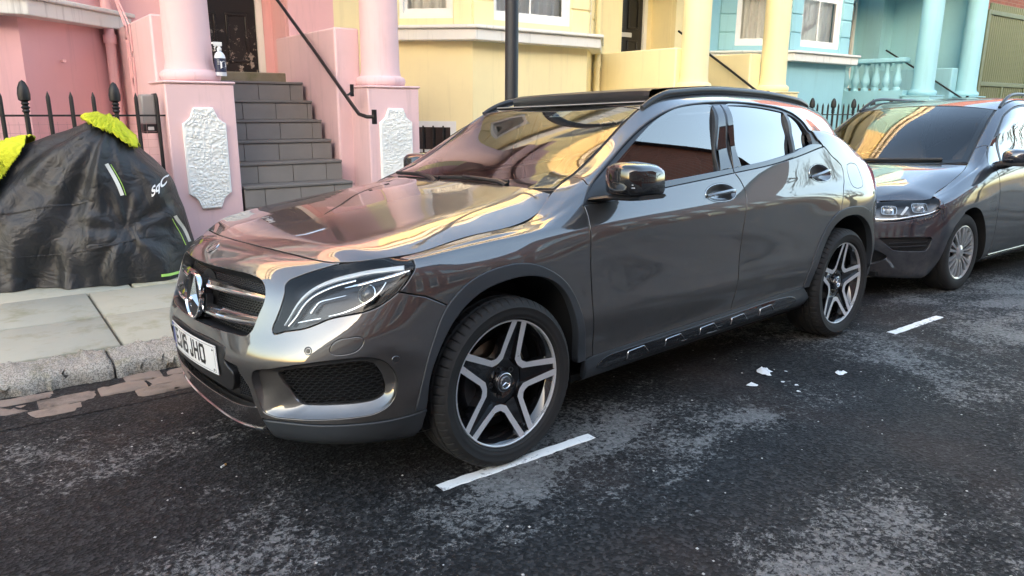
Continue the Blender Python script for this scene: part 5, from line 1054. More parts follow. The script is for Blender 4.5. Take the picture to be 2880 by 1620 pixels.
# --- wheels
def make_wheel(name, parent, rot):
    """hub-centred wheel, outer face towards -Y"""
    NS = 480; prof_t = [(.2525, .084), (.2565, .098), (.2585, .106), (.264, .1125), (.272, .1135), (.274, .1155), (.284, .1175), (.300, .1175), (.302, .119), (.306, .119), (.308, .1155), (.314, .113), (.322, .107), (.329, .100), (.3345, .090), (.337, .082), (.3375, .072), (.331, .069), (.331, .062), (.339, .059), (.340, .035), (.333, .032), (.333, .024), (.340, .021), (.340, -.02), (.333, -.024), (.333, -.032), (.340, -.035), (.338, -.065), (.329, -.1), (.30, -.118), (.25, -.108)]
    V = []; L = len(prof_t)
    for i in range(NS):
        an = 2 * math.pi * i / NS; sip = (i % 8 == 0)
        for j, (r, h) in enumerate(prof_t):
            rr = r - (.006 if sip and 12 <= j <= 16 else 0) - (.0045 if (i % 12 == 0) and 19 <= j <= 20 else 0)
            V.append((rr * math.cos(an), -h, rr * math.sin(an)))
    Fc = [(i * L + q, ((i + 1) % NS) * L + q, ((i + 1) % NS) * L + q + 1, i * L + q + 1) for i in range(NS) for q in range(L - 1)]
    rimp = [(.247, .098), (.2495, .101), (.2535, .1005), (.2545, .098), (.2545, .090), (.24, .07)]
    rb = MB().lathe([(.2475, .085), (.2475, .0985), (.2495, .1005), (.2535, .1005), (.2548, .098), (.2548, .088)], 96, axis='y'); rb.V = [(x, -y, z) for x, y, z in rb.V]
    w = mk(name, rb.V, [f[::-1] for f in rb.F], MACH, parent, sharp=25); w.rotation_euler = (0, 0, 0)
    mk('tyre', V, [f for f in Fc], RUBBER, w, sharp=40)
    bb = MB().lathe([(.2475, .086), (.238, .075), (.225, .05), (.215, .0), (.215, -.09)], 64, axis='y'); mk('rim_barrel', [(x, -y, z) for x, y, z in bb.V], [f for f in bb.F][::1], GLOSSB, w)
    def tohub(p, r): return p
    face = lambda r: .098 - .030 * (1 - (r / .25)**1.6)
    for k in range(5):
        th = rot + 72 * k; mid = th + 36
        def pt(r, a): return (r * math.cos(R(a)), r * math.sin(R(a)))
        # silver V between this spoke and the next
        o1, o2 = th + 2.6, th + 72 - 2.6
        outer = [pt(.2485, o1), pt(.098, mid - 17), pt(.0885, mid), pt(.098, mid + 17), pt(.2485, o2)]
        inner = [pt(.2485, o1 + 6.2), pt(.125, mid - 11.5), pt(.114, mid), pt(.125, mid + 11.5), pt(.2485, o2 - 6.2)]
        oo = cv(outer[:2], step=.02).tolist()[:-1] + cv(outer[1:4], n=7).tolist() + cv(outer[3:], step=.02).tolist()[1:]; ii = cv(inner[:2], n=len(cv(outer[:2], step=.02))).tolist()[:-1] + cv(inner[1:4], n=7).tolist() + cv(inner[3:], n=len(cv(outer[3:], step=.02))).tolist()[1:]
        n = len(oo); Vf = [(x, -face(math.hypot(x, z)), z) for x, z in oo] + [(x, -face(math.hypot(x, z)), z) for x, z in ii]
        mk('spoke_face', Vf, [(i, i + 1, n + i + 1, n + i) for i in range(n - 1)], MACH, w)
        Vw = Vf + [(x, y + .045, z) for x, y, z in Vf]
        mk('spoke_wall', Vw, [(i, 2*n + i, 2*n + i + 1, i + 1) for i in range(n - 1)] + [(n + i, n + i + 1, 3*n + i + 1, 3*n + i) for i in range(n - 1)], GLOSSB, w)
        # black web between the two legs of one spoke
        a, b, c, d = pt(.2475, th - 2.6), pt(.2475, th + 2.6), pt(.098, th + 19), pt(.098, th - 19)
        web = [a, b, c, d]; mk('spoke_web', [(x, -face(math.hypot(x, z)) + (.010 if math.hypot(x, z) > .2 else .016), z) for x, z in web], [(3, 2, 1, 0)], GLOSSB, w)
    hub = MB().lathe([(.104, .040), (.10, .054), (.075, .060), (.062, .056), (.046, .050), (.044, .070), (.041, .074)], 48, axis='y'); mk('hub', [(x, -y, z) for x, y, z in hub.V], [f for f in hub.F][::1], GLOSSB, w)
    for k in range(5):
        a = R(rot + 36 + 72 * k); bm_ = MB().lathe([(.011, .048), (.012, .060), (.009, .061), (.008, .054), (0, .054)], 12, axis='y'); mk('wheel_bolt', [(x + .058 * math.cos(a), -y, z + .058 * math.sin(a)) for x, y, z in bm_.V], [f for f in bm_.F], SATINB, w)
    cp = MB().lathe([(.0, .0795), (.026, .0795), (.0265, .081), (.028, .0812), (.0295, .0795), (.036, .0785), (.0385, .0765), (.039, .07)], 40, axis='y'); hc = mk('hub_cap', [(x, -y, z) for x, y, z in cp.V], [f for f in cp.F], SATINC, w)
    cr = MB().lathe([(.0285, .0808), (.0355, .0798)], 40, axis='y'); mk('hub_cap_ring', [(x, -y, z) for x, y, z in cr.V], [f for f in cr.F], SATINB, hc)
    Mh = Matrix.Translation((0, -.0795, 0)) @ Matrix.Rotation(R(90), 4, 'X'); star_badge('hub_cap_star', .025, Mh @ Matrix.Rotation(R(rot - 76), 4, 'Z'), (CHROME,), hc, th=.002)
    dk = MB().lathe([(.05, .02), (.162, .02), (.162, .0), (.05, .0)], 64, axis='y'); mk('brake_disc', [(x, -y + .01, z) for x, y, z in dk.V], [f for f in dk.F], BRAKE, w)
    ca = MB()
    for i in range(7):
        pass
    ca.lathe([(.105, -.01), (.105, .045), (.168, .045), (.176, .03), (.176, -.01)], 10, axis='y', a0=R(160), a1=R(215)); mk('brake_caliper', [(x, -y + .008, z) for x, y, z in ca.V], [f for f in ca.F], SATINB, w)
    va = R(rot - 108 - 36 + 72 * 0); vm = MB().tube([(.212 * math.cos(va), -.085, .212 * math.sin(va)), (.203 * math.cos(va), -.098, .203 * math.sin(va))], [.006, .005], 10); vm.build('valve', BLACKP, w)
    bk = MB().lathe([(0, -.02), (.215, -.02)], 32, axis='y'); mk('backing_plate', [(x, -y, z) for x, y, z in bk.V], [f for f in bk.F], DARK, w)
    return w
wf = make_wheel('wheel', CAR, 76); wf.location = (0, -.785, .339)
wr = make_wheel('wheel', CAR, 85); wr.location = (2.699, -.785, .339)
for src, x in ((wf, 0), (wr, 2.699)):
    c = copy_tree(src, CAR); c.location = (x, .785, .339); c.rotation_euler = (0, 0, math.pi)
# --- floor pan and cabin
mb = MB().bx((-.60, -.52, .21), (3.2, .52, .24)); mb.bx((.42, -.80, .22), (2.25, .80, .25)); mb.build('floor_pan', DARK, CAR)  # dark flat floor, added to block light under the car
MB().bx((.38, -.70, .28), (.42, .70, .98)).build('bulkhead', DARK, CAR); MB().bx((2.55, -.62, .28), (2.58, .62, 1.0)).build('seat_back_panel', DARK, CAR)
dv = []; yy = np.linspace(-.66, .66, 21)
for x, z in ((.42, 1.0), (.55, 1.035), (.75, 1.045), (.88, 1.03), (.93, .98), (.93, .80), (.90, .60)):
    for y in yy: dv.append((x + .02 * math.cos(y * 3), y, z + (.055 * math.exp(-((y - -.36) / .2)**2) if .7 < x < .92 else 0) - .03 * abs(y)**3))
mk('dashboard', dv, [(k * 21 + i, k * 21 + i + 1, (k + 1) * 21 + i + 1, (k + 1) * 21 + i) for k in range(6) for i in range(20)], DASH, CAR)
st_c = Vector((1.02, -.36, 1.0)); mb = MB(); ax = Vector((.9, 0, .42)).normalized(); ux = Vector((0, 1, 0)); uz = ax.cross(ux)
mb.tube([tuple(st_c + (ux * math.cos(k) + uz * math.sin(k)) * .185) for k in np.linspace(0, 2 * math.pi, 33)], .016, 8); 
for k in (0, math.pi, -math.pi / 2): mb.tube([tuple(st_c), tuple(st_c + (ux * math.cos(k) + uz * math.sin(k)) * .18)], .018, 6)
mb.tube([tuple(st_c), tuple(st_c - ax * .12)], .05, 10); mb.build('steering_wheel', DASH, CAR)
def seat(x, y, wd=.50):
    m = MB(); 
    for (dx, z, t, w) in (): pass
    V = []; secs_ = [(0.0, .52, .13, wd), (.06, .75, .14, wd), (.16, .98, .12, wd * .94), (.24, 1.12, .08, wd * .62), (.245, 1.14, .055, wd * .5), (.25, 1.17, .06, wd * .52), (.275, 1.29, .06, wd * .5), (.285, 1.34, .03, wd * .4)]
    for dx, z, t, w in secs_:
        for a, b in superell(0, t / 2, 0, w / 2, 20, .6): V.append((x + dx + a, y + b, z))
    Fc = [(k * 20 + i, k * 20 + (i + 1) % 20, (k + 1) * 20 + (i + 1) % 20, (k + 1) * 20 + i)[::1] for k in range(len(secs_) - 1) for i in range(20)] + [tuple((len(secs_) - 1) * 20 + i for i in range(20))]
    s_ = mk('seat', V, Fc, SEATM, CAR, sharp=60); b_ = MB().box((x - .22, y, .48), (.52, wd, .16)); b_.build('seat_cushion', SEATM, s_, bevel=.05, seg=3)
seat(1.45, -.36); seat(1.45, .36); seat(2.2, -.36, .6); seat(2.2, .36, .6)
mb = MB().box((1.10, 0, 1.345), (.03, .20, .06)); mb.tube([(1.08, 0, 1.36), (1.07, 0, 1.37)], .01, 6); mb.build('rear_view_mirror', BLACKP, CAR, bevel=.01)
mb = MB(); mb.bx((1.15, -.57, 1.425), (1.2, .57, 1.43)); mb.build('headlining', simple('headlining', (.3, .29, .28), .9), CAR)
# ------------------------------------------------------------------ the dark blue-grey people carrier parked behind
VAN = empty('parked_car', (0, 0, 0), label='dark blue-grey family car with plain silver wheel covers, parked behind the crossover', cat='car')
VAN.matrix_world = Matrix.Rotation(R(-1.9), 4, 'X') @ Matrix.Translation((4.69, .28, 0))
def vrow(front, mid, w_, z_, tail):
    """front: explicit keys (u,x,w,z); mid: list of x with (w,z) interpolated; tail: (x,w,z) x 4"""
    return front + [(x, x, w, z) for x, w, z in mid] + [(u, a, b, c) for u, (a, b, c) in zip((3.05, 3.25, 3.45, 3.7), tail)]
def tailr(z, x, f=1): return [(x - .32, .80 * f, z), (x - .12, .66 * f, z), (x - .03, .38 * f, z), (x, 0, z)]
def low(z, w, fw, x=3.45): return vrow([(-.6, -.6, fw - .075, z), (-.35, -.35, fw - .012, z), (-.1, -.1, fw, z), (.2, .2, fw, z)], [(.5, w, z), (1.0, w, z), (1.6, w, z), (2.3, w, z), (2.7, fw, z)], 0, 0, tailr(z, x))
V2 = [low(.15, .78, .78), low(.185, .83, .835), low(.25, .862, .868), low(.40, .88, .888), low(.55, .884, .893),
 vrow([(-.6, -.6, .80, .655), (-.35, -.35, .872, .66), (-.1, -.1, .89, .675), (.2, .2, .892, .685)], [(.5, .885, .69), (1., .883, .70), (1.6, .883, .70), (2.3, .884, .70), (2.7, .888, .70)], 0, 0, tailr(.70, 3.44)),
 vrow([(-.6, -.6, .785, .690), (-.35, -.35, .862, .705), (-.1, -.1, .882, .74), (.2, .2, .884, .77)], [(.5, .880, .785), (1., .878, .80), (1.6, .878, .80), (2.3, .878, .80), (2.7, .878, .80)], 0, 0, tailr(.80, 3.42)),
 vrow([(-.6, -.6, .77, .712), (-.35, -.35, .845, .733), (-.1, -.1, .868, .785), (.2, .2, .874, .835)], [(.5, .872, .86), (1., .871, .88), (1.6, .871, .885), (2.3, .869, .89), (2.7, .866, .89)], 0, 0, tailr(.89, 3.40)),
 vrow([(-.6, -.6, .752, .722), (-.35, -.35, .825, .747), (-.1, -.1, .846, .808), (.2, .2, .856, .872)], [(.5, .857, .913), (1., .857, .935), (1.6, .857, .945), (2.3, .853, .955), (2.7, .848, .955)], 0, 0, tailr(.95, 3.38)),
 vrow([(-.6, -.6, .735, .727), (-.35, -.35, .80, .755), (-.1, -.1, .822, .824), (.15, .15, .832, .893), (.32, .32, .834, .935)], [(.5, .836, .955), (1., .836, .978), (1.6, .834, .995), (2.3, .825, 1.02), (2.7, .815, 1.03)], 0, 0, tailr(1.03, 3.36, .97)),
 vrow([(-.6, -.6, .722, .730), (-.35, -.35, .782, .760), (-.1, -.1, .80, .833), (.15, .15, .80, .91), (.32, .335, .79, .975), (.45, .49, .775, 1.065), (.7, .73, .775, 1.12)], [(1., .777, 1.15), (1.6, .772, 1.18), (2.3, .76, 1.19), (2.7, .745, 1.19)], 0, 0, tailr(1.19, 3.30, .92)),
 vrow([(-.6, -.6, .712, .732), (-.35, -.35, .768, .763), (-.1, -.1, .782, .838), (.15, .155, .775, .921), (.32, .345, .757, .995), (.45, .53, .738, 1.12), (.7, .82, .715, 1.285), (1., 1.09, .70, 1.385)], [(1.6, .69, 1.425), (2.3, .68, 1.415), (2.7, .67, 1.395)], 0, 0, tailr(1.36, 3.18, .83)),
 vrow([(-.6, -.6, .703, .734), (-.35, -.35, .756, .765), (-.1, -.1, .768, .842), (.15, .158, .757, .928), (.32, .352, .727, 1.003), (.45, .545, .705, 1.14), (.7, .85, .67, 1.33), (1., 1.12, .65, 1.445)], [(1.6, .635, 1.478), (2.3, .63, 1.468), (2.7, .62, 1.45)], 0, 0, tailr(1.43, 3.1, .76)),
 vrow([(-.6, -.6, .695, .735), (-.35, -.35, .745, .767), (-.1, -.1, .755, .845), (.15, .16, .742, .934), (.32, .36, .695, 1.008), (.45, .555, .668, 1.15), (.7, .865, .63, 1.355), (1., 1.14, .60, 1.468)], [(1.6, .585, 1.505), (2.3, .58, 1.495), (2.7, .57, 1.48)], 0, 0, tailr(1.47, 3.05, .7))]
V2t = [0, .055, .125, .275, .425, .535, .63, .70, .75, .82, .99, 1.27, 1.34, 1.40]
VS = Surf(V2, V2t)
def vfr(keys, t):
    o = [(v, x, w, z) for v, x, w, z in keys]
    for v, u in ((.93, -.38), (1.03, -.28), (1.15, -.16), (1.3, 0)): p = VS.at(u, t)[0]; o.append((v, p[0], p[1], p[2]))
    return o
def vk(xs, ws, zs): return list(zip((0, .25, .45, .6, .72, .82), xs, ws, zs))
W6 = (0, .25, .45, .60, .715, .80)
VFr = [vfr(vk((-.72, -.715, -.69, -.62, -.53, -.44), (0, .25, .43, .56, .66, .73), (.14,) * 6), 0), vfr(vk((-.825, -.815, -.775, -.69, -.59, -.48), W6, (.165,) * 6), .04), vfr(vk((-.85, -.84, -.80, -.71, -.61, -.495), W6, (.235,) * 6), .115), vfr(vk((-.87, -.858, -.812, -.722, -.617, -.50), (0, .25, .455, .61, .725, .812), (.38,) * 6), .255),
 vfr(vk((-.868, -.856, -.808, -.715, -.61, -.495), (0, .25, .455, .61, .725, .812), (.50,) * 6), .375), vfr(vk((-.85, -.838, -.79, -.695, -.59, -.48), (0, .25, .45, .605, .72, .805), (.59, .59, .59, .592, .60, .61)), .47), vfr(vk((-.825, -.81, -.76, -.665, -.56, -.46), (0, .25, .445, .595, .71, .795), (.65, .65, .652, .655, .66, .665)), .57),
 vfr(vk((-.785, -.77, -.72, -.63, -.53, -.44), (0, .248, .44, .585, .695, .775), (.695, .695, .695, .698, .702, .708)), .70), vfr(vk((-.72, -.705, -.655, -.57, -.48, -.415), (0, .245, .43, .57, .67, .75), (.728, .728, .728, .73, .735, .74)), 1.4)]
VFt = [0, .1, .17, .315, .435, .53, .60, .665, .74]
VF = Surf(sym_rows(VFr), VFt)
VHL = closed([(.50,.53),(.56,.518),(.64,.52),(.74,.535),(.80,.548),(.86,.572),(.90,.60),(.935,.64),(.945,.675),(.935,.705),(.90,.725),(.80,.732),(.70,.733),(.60,.728),(.53,.715),(.495,.67),(.485,.60)], step=.015)
VAO = [(-.40,.06),(-.37,.17),(-.31,.30),(-.22,.415),(-.09,.49),(.05,.51),(.17,.485),(.28,.41),(.35,.30),(.39,.17),(.41,.075)]
VRO = [(q[0] + 2.685, q[1]) for q in VAO]
vhood_top = 1.4
hlr = VS.near(VF.at(VHL[:, 0], VHL[:, 1])); fo_v = VF.near(VS.at(*np.asarray(VAO[:5])[::-1].T))
VSEAL = cv([(2.75,.825),(2.72,1.0),(2.55,1.22),(2.2,1.285),(1.6,1.295),(1.2,1.30),(.95,1.305),(.75,1.30),(.60,1.24),(.48,1.08),(.40,.92),(.36,.835)])
VB = cv([(.36,.835),(.5,.825),(1.0,.826),(1.6,.826),(2.3,.826),(2.75,.825)])
VDG = cv([(.50,.10),(.535,.30),(.54,.45),(.53,.62),(.49,.75),(.42,.828)])
panel('front_wing', VS, poly(ln((-.44, .60), (-.36, .53)), cv([(-.36,.53),(-.26,.42),(-.20,.435)])[:1], cv(VAO)[int(len(cv(VAO)) * .33):], [(.50,.085)], VDG, cv([(.40,.90),(.44,1.1),(.45,1.25),(.40,1.4)]), ln((.36,1.4),(-.33,1.4)), cv([(-.36,1.3),(-.365,1.0),(-.37,.85),(-.39,.72),(-.42,.64)])), PAINT2, VAN, grid=.03)
panel('front_door', VS, poly(ln((.42,.828),(1.48,.826)), cv([(1.48,.826),(1.54,.75),(1.55,.6),(1.53,.3),(1.5,.1)]), ln((1.5,.1),(.50,.1)), VDG), PAINT2, VAN, grid=.04)
panel('rear_door', VS, poly(ln((1.48,.826),(2.55,.826)), cv([(2.55,.826),(2.62,.7),(2.5,.5)]), cv(VRO[:4])[::-1], ln((2.3,.1),(1.5,.1)), cv([(1.48,.826),(1.54,.75),(1.55,.6),(1.53,.3),(1.5,.1)])[::-1]), PAINT2, VAN, grid=.04)
panel('body_side_frame', VS, poly(cv([(.40,.90),(.44,1.1),(.45,1.25),(.40,1.4)]), ln((.40,1.4),(3.0,1.4)), ln((3.0,1.4),(3.0,.5)), cv(VRO[6:])[:1], cv(VRO[4:7])[::-1], cv([(2.55,.826),(2.62,.7),(2.5,.5)])[::-1], ln((2.55,.826),(2.75,.825)), VSEAL), PAINT2, VAN, grid=.04)
panel('rear_end', VS, poly(ln((3.0,1.4),(3.7,1.4)), ln((3.7,1.4),(3.7,.05)), ln((3.7,.05),(3.1,.06)), cv(VRO[7:])[::-1], ln((3.0,.5),(3.0,1.4))), PAINT2, VAN, grid=.06)
VGQ = closed([(.44,.845),(.52,.842),(.62,.845),(.615,1.0),(.60,1.15),(.565,1.16),(.51,1.06)], step=.015)
VGF = poly(cv([(.665,.845),(.66,1.1),(.675,1.22),(.78,1.28),(.95,1.29),(1.2,1.285),(1.45,1.28)]), ln((1.45,1.28),(1.43,.845)), ln((1.43,.845),(.665,.845)))
VGR = poly(ln((1.55,.845),(2.6,.845)), cv([(2.6,.845),(2.55,1.1),(2.4,1.24),(2.1,1.275),(1.55,1.28)]), ln((1.55,1.28),(1.55,.845)))
panel('window_surround', VS, poly(VSEAL, VB), SATINB, VAN, holes=[VGQ, VGF, VGR], off=-.006, depth=.02, gap=.002, grid=.04)
for nm, g, mt in (('quarter_window', VGQ, SIDEGLASS), ('front_side_window', VGF, SIDEGLASS), ('rear_side_window', VGR, TINTGLASS)): panel(nm, VS, g, mt, VAN, off=-.010, gap=-.005, depth=0, grid=.04)
panel('belt_moulding', VS, poly(cv([(.44,.828),(1.0,.829),(2.6,.829)]), cv([(2.6,.842),(1.0,.842),(.44,.842)])), SATINC, VAN, off=-.002, depth=.008, gap=0, grid=.05)
panel('sill', VS, poly(ln((.42,.085),(2.27,.1)), ln((2.27,.02),(.42,.02))), PAINT2, VAN, grid=.05)
V_, F_ = ribbon(VS, cv([(.52,.103),(1.4,.106),(2.2,.108)]), .008, .004, .004); both('sill_trim', V_, F_, SATINC, VAN)
for o_ in (VAO, VRO):
    P = VS.xyz(*np.asarray(cv(o_, step=.03)).T); m = len(P); both('wheel_well', np.concatenate([P, np.stack([P[:, 0], np.full(m, -.55), P[:, 2]], 1)]), [(i, i + 1, m + i + 1, m + i) for i in range(m - 1)], DARK, VAN); both('wheel_well_wall', [(q[0], -.56, q[2]) for q in P], [tuple(range(m))], DARK, VAN)
# front
VGL = [(.0,.64),(.2,.64),(.40,.642),(.47,.635),(.478,.60),(.47,.565),(.40,.555),(.2,.55),(0,.55)]
VFOG = poly(cv([(.57,.395),(.70,.402),(.84,.405)]), cv([(.85,.395),(.838,.345),(.825,.30)]), cv([(.80,.295),(.72,.298),(.655,.305)]), ln((.65,.31),(.57,.39)))
VLG = [(.0,.36),(.3,.36),(.45,.35),(.53,.31),(.62,.245),(.60,.225),(.3,.215),(0,.215)]
hq = VHL[::-1] if 0 else VHL; k0 = int(((VHL - [.53, .715])**2).sum(1).argmin()); k1 = int(((VHL - [.935, .64])**2).sum(1).argmin())
hin = np.roll(VHL, -k0, 0); hin = hin[:((k1 - k0) % len(VHL)) + 1]
vb = np.concatenate([ln((0,.74),(.50,.74)), [(.51,.73)], hin, ln((.935,.64),(1.0,.57)), fo_v, cv([(.90,.05),(.72,.06),(.45,.06),(0,.06)])])
panel('front_bumper', VF, msym(vb), PAINT2, VAN, both=False, holes=[msym(cv(VGL)), VFOG, flipu(VFOG), msym(cv(VLG))], grid=.026, depth=.03, rad=.003)
panel('grille_back', VF, msym(cv(VGL)), BLACKP, VAN, both=False, off=-.03, depth=0, gap=0, grid=.05); panel('intake_back', VF, msym(cv(VLG)), BLACKP, VAN, both=False, off=-.035, depth=0, gap=0, grid=.05); panel('fog_back', VF, VFOG, BLACKP, VAN, off=-.03, depth=0, gap=0, grid=.05)
for t in (.575, .605): V_, F_ = ribbon(VF, cv([(-.47, t), (-.2, t), (.2, t), (.47, t)], n=40), .016, -.008, .006); mk('grille_bar', V_, F_, SATINC if t > .6 else SATINB, VAN)
for t in (.25, .285, .32): V_, F_ = ribbon(VF, cv([(-.47, t), (0, t), (.47, t)], n=40), .010, -.012, .006); mk('intake_slat', V_, F_, SATINB, VAN)
for t in (.33, .36): V_, F_ = ribbon(VF, cv([(.63, t - .005), (.74, t + .004), (.83, t + .01)], n=16), .008, -.012, .005); both('fog_slat', V_, F_, SATINB, VAN)
V_, F_ = ribbon(VF, cv([(-.55, .075), (0, .075), (.55, .075)], n=40), .02, .004, .006); mk('chin_spoiler', V_, F_, SATINB, VAN)
for c in ((.74, .50),): lathe_on('parking_sensor', VF, c, [(0,.002),(.009,.0015),(.0115,.002),(.013,.0)], PAINT2, .0, parent=VAN)
ringv = [];
for dp in (-.002, -.05): q = inset(VF, VHL, .003); ringv.append(VF.xyz(q[:, 0], q[:, 1]) + VF.nrm(q[:, 0], q[:, 1]) * dp)
nv = len(VHL); Hv = both('headlight', np.concatenate(ringv), [(i, nv + i, nv + (i + 1) % nv, (i + 1) % nv) for i in range(nv)], SATINB, VAN)
for si, hroot in enumerate(Hv):
    def sub(name, V, Fc, mat):
        V = np.asarray(V, float); return mk(name, V * [1, -1, 1] if si else V, [tuple(f)[::-1] for f in Fc] if si else Fc, mat, hroot)
    V_, f_, N_ = panel_geo(VF, VHL, gap=.006, off=-.046, depth=0, grid=.04); sub('lamp_bowl', V_, f_, simple('lamp bowl grey', (.10, .10, .105), .25, metal=.6))
    V_, f_, N_ = panel_geo(VF, VHL, gap=.002, off=0, depth=.004, grid=.03); mk('lens', V_ * [1, -1, 1] if si else V_, [f[::-1] for f in f_] if si else f_, LENS, hroot, N_ * [1, -1, 1] if si else N_)
    V_, f_ = ribbon(VF, cv([(.495,.58),(.53,.548),(.60,.542),(.74,.557),(.84,.58),(.885,.605)], n=30), .016, -.015, .005); sub('chrome_strip', V_, f_, CHROME)
    for c, r_ in (((.60, .625), .05), ((.77, .645), .055)):
        Mx = disc_on(VF, c, 0, -.03); q4 = [superell(0, r_ * k1, 0, r_ * k1 * .72, 24, .45) for k1 in (.2, .75, 1.0, 1.06)]; hh = (-.022, -.014, .010, .010); Vr_ = [(a, b, h) for ring_, h in zip(q4, hh) for a, b in ring_]
        sub('reflector', [tuple(Mx @ Vector(v)) for v in Vr_], [(k * 24 + i, k * 24 + (i + 1) % 24, (k + 1) * 24 + (i + 1) % 24, (k + 1) * 24 + i) for k in range(3) for i in range(24)] + [tuple(range(24))], SATINC)
        mb = MB().lathe([(0, .018), (.012, .012), (.014, -.015)], 12); sub('bulb', [tuple(Mx @ Vector(v)) for v in mb.V], mb.F, WHITEL)
    V_, f_ = ribbon(VF, cv([(.675,.575),(.69,.62),(.70,.665)], n=14), .02, -.02, .006); sub('divider', V_, f_, WHITEL)
# bonnet, screen, roof
vx = np.concatenate([VF.at([.50, .66, .82], [.74] * 3), VS.at([-.3, -.15, 0, .12, .25], [1.4] * 5)]); vc = [(-.72, .728), (-.63, .775), (-.52, .82), (-.40, .857), (-.27, .89), (-.13, .922), (.0, .948), (.12, .968)]
Vr = []
for (ex, ew, ez), (cxx, czz) in zip(vx, vc):
    row = [(f, cxx + (ex - cxx) * f**2.2, ew * f, ez + (czz - ez) * h) for f, h in prof]
    if cxx == -.72: row = [(f, *VF.at([.5 * f], [.74])[0]) for f, h in prof]
    row = row[::-1]; Vr.append([(-a, b, -c, d) for a, b, c, d in row[:0:-1]] + row)
VH = Surf(Vr, [0, .11, .23, .36, .5, .65, .79, .92])
panel('bonnet', VH, poly(ln((-1, 0), (1, 0)), ln((1, 0), (1, .92)), ln((1, .92), (-1, .92)), ln((-1, .92), (-1, 0))), PAINT2, VAN, both=False, grid=.05, gap=.002)
MB().bx((-.6, -.68, .60), (.15, .68, .63)).build('bonnet_light_block', DARK, VAN)  # unseen dark plate added to block light under the bonnet
evs = VS.at([.30, .42, .55, .68, .80], [1.4] * 5)
VW_ = Surf([wrow(c, e, 0) for c, e in zip([(.14, .955), (.33, 1.09), (.55, 1.235), (.76, 1.355), (.97, 1.455)], evs)], [0, .22, .46, .70, .93])
panel('windscreen', VW_, poly(ln((-.985, 0), (.985, 0)), ln((.985, 0), (.975, .93)), ln((.975, .93), (-.975, .93)), ln((-.975, .93), (-.985, 0))), SCREEN, VAN, both=False, off=-.002, depth=.004, grid=.06)
V_, f_, N_ = panel_geo(VW_, poly(ln((-1, -.012), (1, -.012)), ln((1, -.012), (1, .95)), ln((1, .95), (-1, .95)), ln((-1, .95), (-1, -.012))), [poly(ln((-.93, .05), (.93, .05)), ln((.93, .05), (.915, .89)), ln((.915, .89), (-.915, .89)), ln((-.915, .89), (-.93, .05)))], gap=0, off=-.007, depth=.004, grid=.05); mk('windscreen_frit', V_, f_, BLACKP, VAN, N_)
rxv = VS.at([.80, 1.1, 1.6, 2.2, 2.7, 3.0], [1.4] * 6)
VR = Surf([wrow(c, e, 0) for c, e in zip([(.97, 1.458), (1.2, 1.505), (1.62, 1.535), (2.2, 1.535), (2.72, 1.515), (3.0, 1.49)], rxv)], [0, .25, .68, 1.25, 1.77, 2.05])
panel('roof', VR, poly(ln((-1, 0), (1, 0)), ln((1, 0), (1, 2.05)), ln((1, 2.05), (-1, 2.05)), ln((-1, 2.05), (-1, 0))), PAINT2, VAN, both=False, grid=.08, gap=.001)
rp = cv([(.86, 1.39), (1.0, 1.388), (1.4, 1.385), (2.0, 1.385), (2.7, 1.385), (2.85, 1.388)], n=50); P = VS.xyz(*rp.T); k_ = np.linspace(0, 1, 50); lift = .04 * np.clip(np.minimum(k_ / .13, (1 - k_) / .1), 0, 1)**.7
mb = MB().tube([tuple(p + [0, 0, l]) for p, l in zip(P, lift)], .014, 10); both('roof_rail', mb.V, mb.F, SATINB, VAN)
mb = MB().tube([tuple(VW_.xyz([u], [.03 + .025 * math.sin((u + .3) * 2.5)])[0] + VW_.nrm([u], [.05])[0] * .012) for u in np.linspace(.75, -.45, 14)], .008, 8, flat=1.6); mb.build('windscreen_wiper', BLACKP, VAN)
# mirror
Vm = []; secs = [(-.90, .52, .085, 1.03, .045), (-.93, .515, .105, 1.032, .058), (-.99, .515, .108, 1.033, .062), (-1.05, .52, .10, 1.032, .056), (-1.075, .53, .07, 1.03, .035)]
for y, cx, w, cz_, h in secs:
    for a, b in superell(cx, w, cz_, h, 28, .65): Vm.append((a, y, b))
Fm = [(k * 28 + i, (k + 1) * 28 + i, (k + 1) * 28 + (i + 1) % 28, k * 28 + (i + 1) % 28) for k in range(4) for i in range(28)] + [tuple(range(28)), tuple(4 * 28 + i for i in range(28))[::-1]]
for o in both('door_mirror', Vm, Fm, PAINT2, VAN, sharp=60):
    s_ = -1 if o.name.endswith('1') else 1
    y_ = 1 if np.mean([v.co.y for v in o.data.vertices]) > 0 else -1
    m = MB().tube([(.55, .82 * y_, .955), (.54, .88 * y_, .965), (.53, .95 * y_, .985)], [.03, .03, .026], 10, flat=1.2); m.box((.525, .99 * y_, .975), (.19, .16, .03)); m.build('mirror_base', BLACKP, o, bevel=.006)
for cx, ct in ((1.38, .72), (2.38, .72)):
    hl_ = cv([(cx - .11, ct), (cx, ct + .004), (cx + .11, ct + .006)], n=16); kk = np.linspace(-1, 1, 16); Pn = VS.xyz(*hl_.T) + VS.nrm(*hl_.T) * (.028 - .026 * kk**4)[:, None]; mb = MB().tube([tuple(p) for p in Pn], .012, 10, flat=.7); both('door_handle', mb.V, mb.F, PAINT2, VAN)
HUBS = simple('silver wheel cover', (.52, .53, .54), .28, metal=.7)
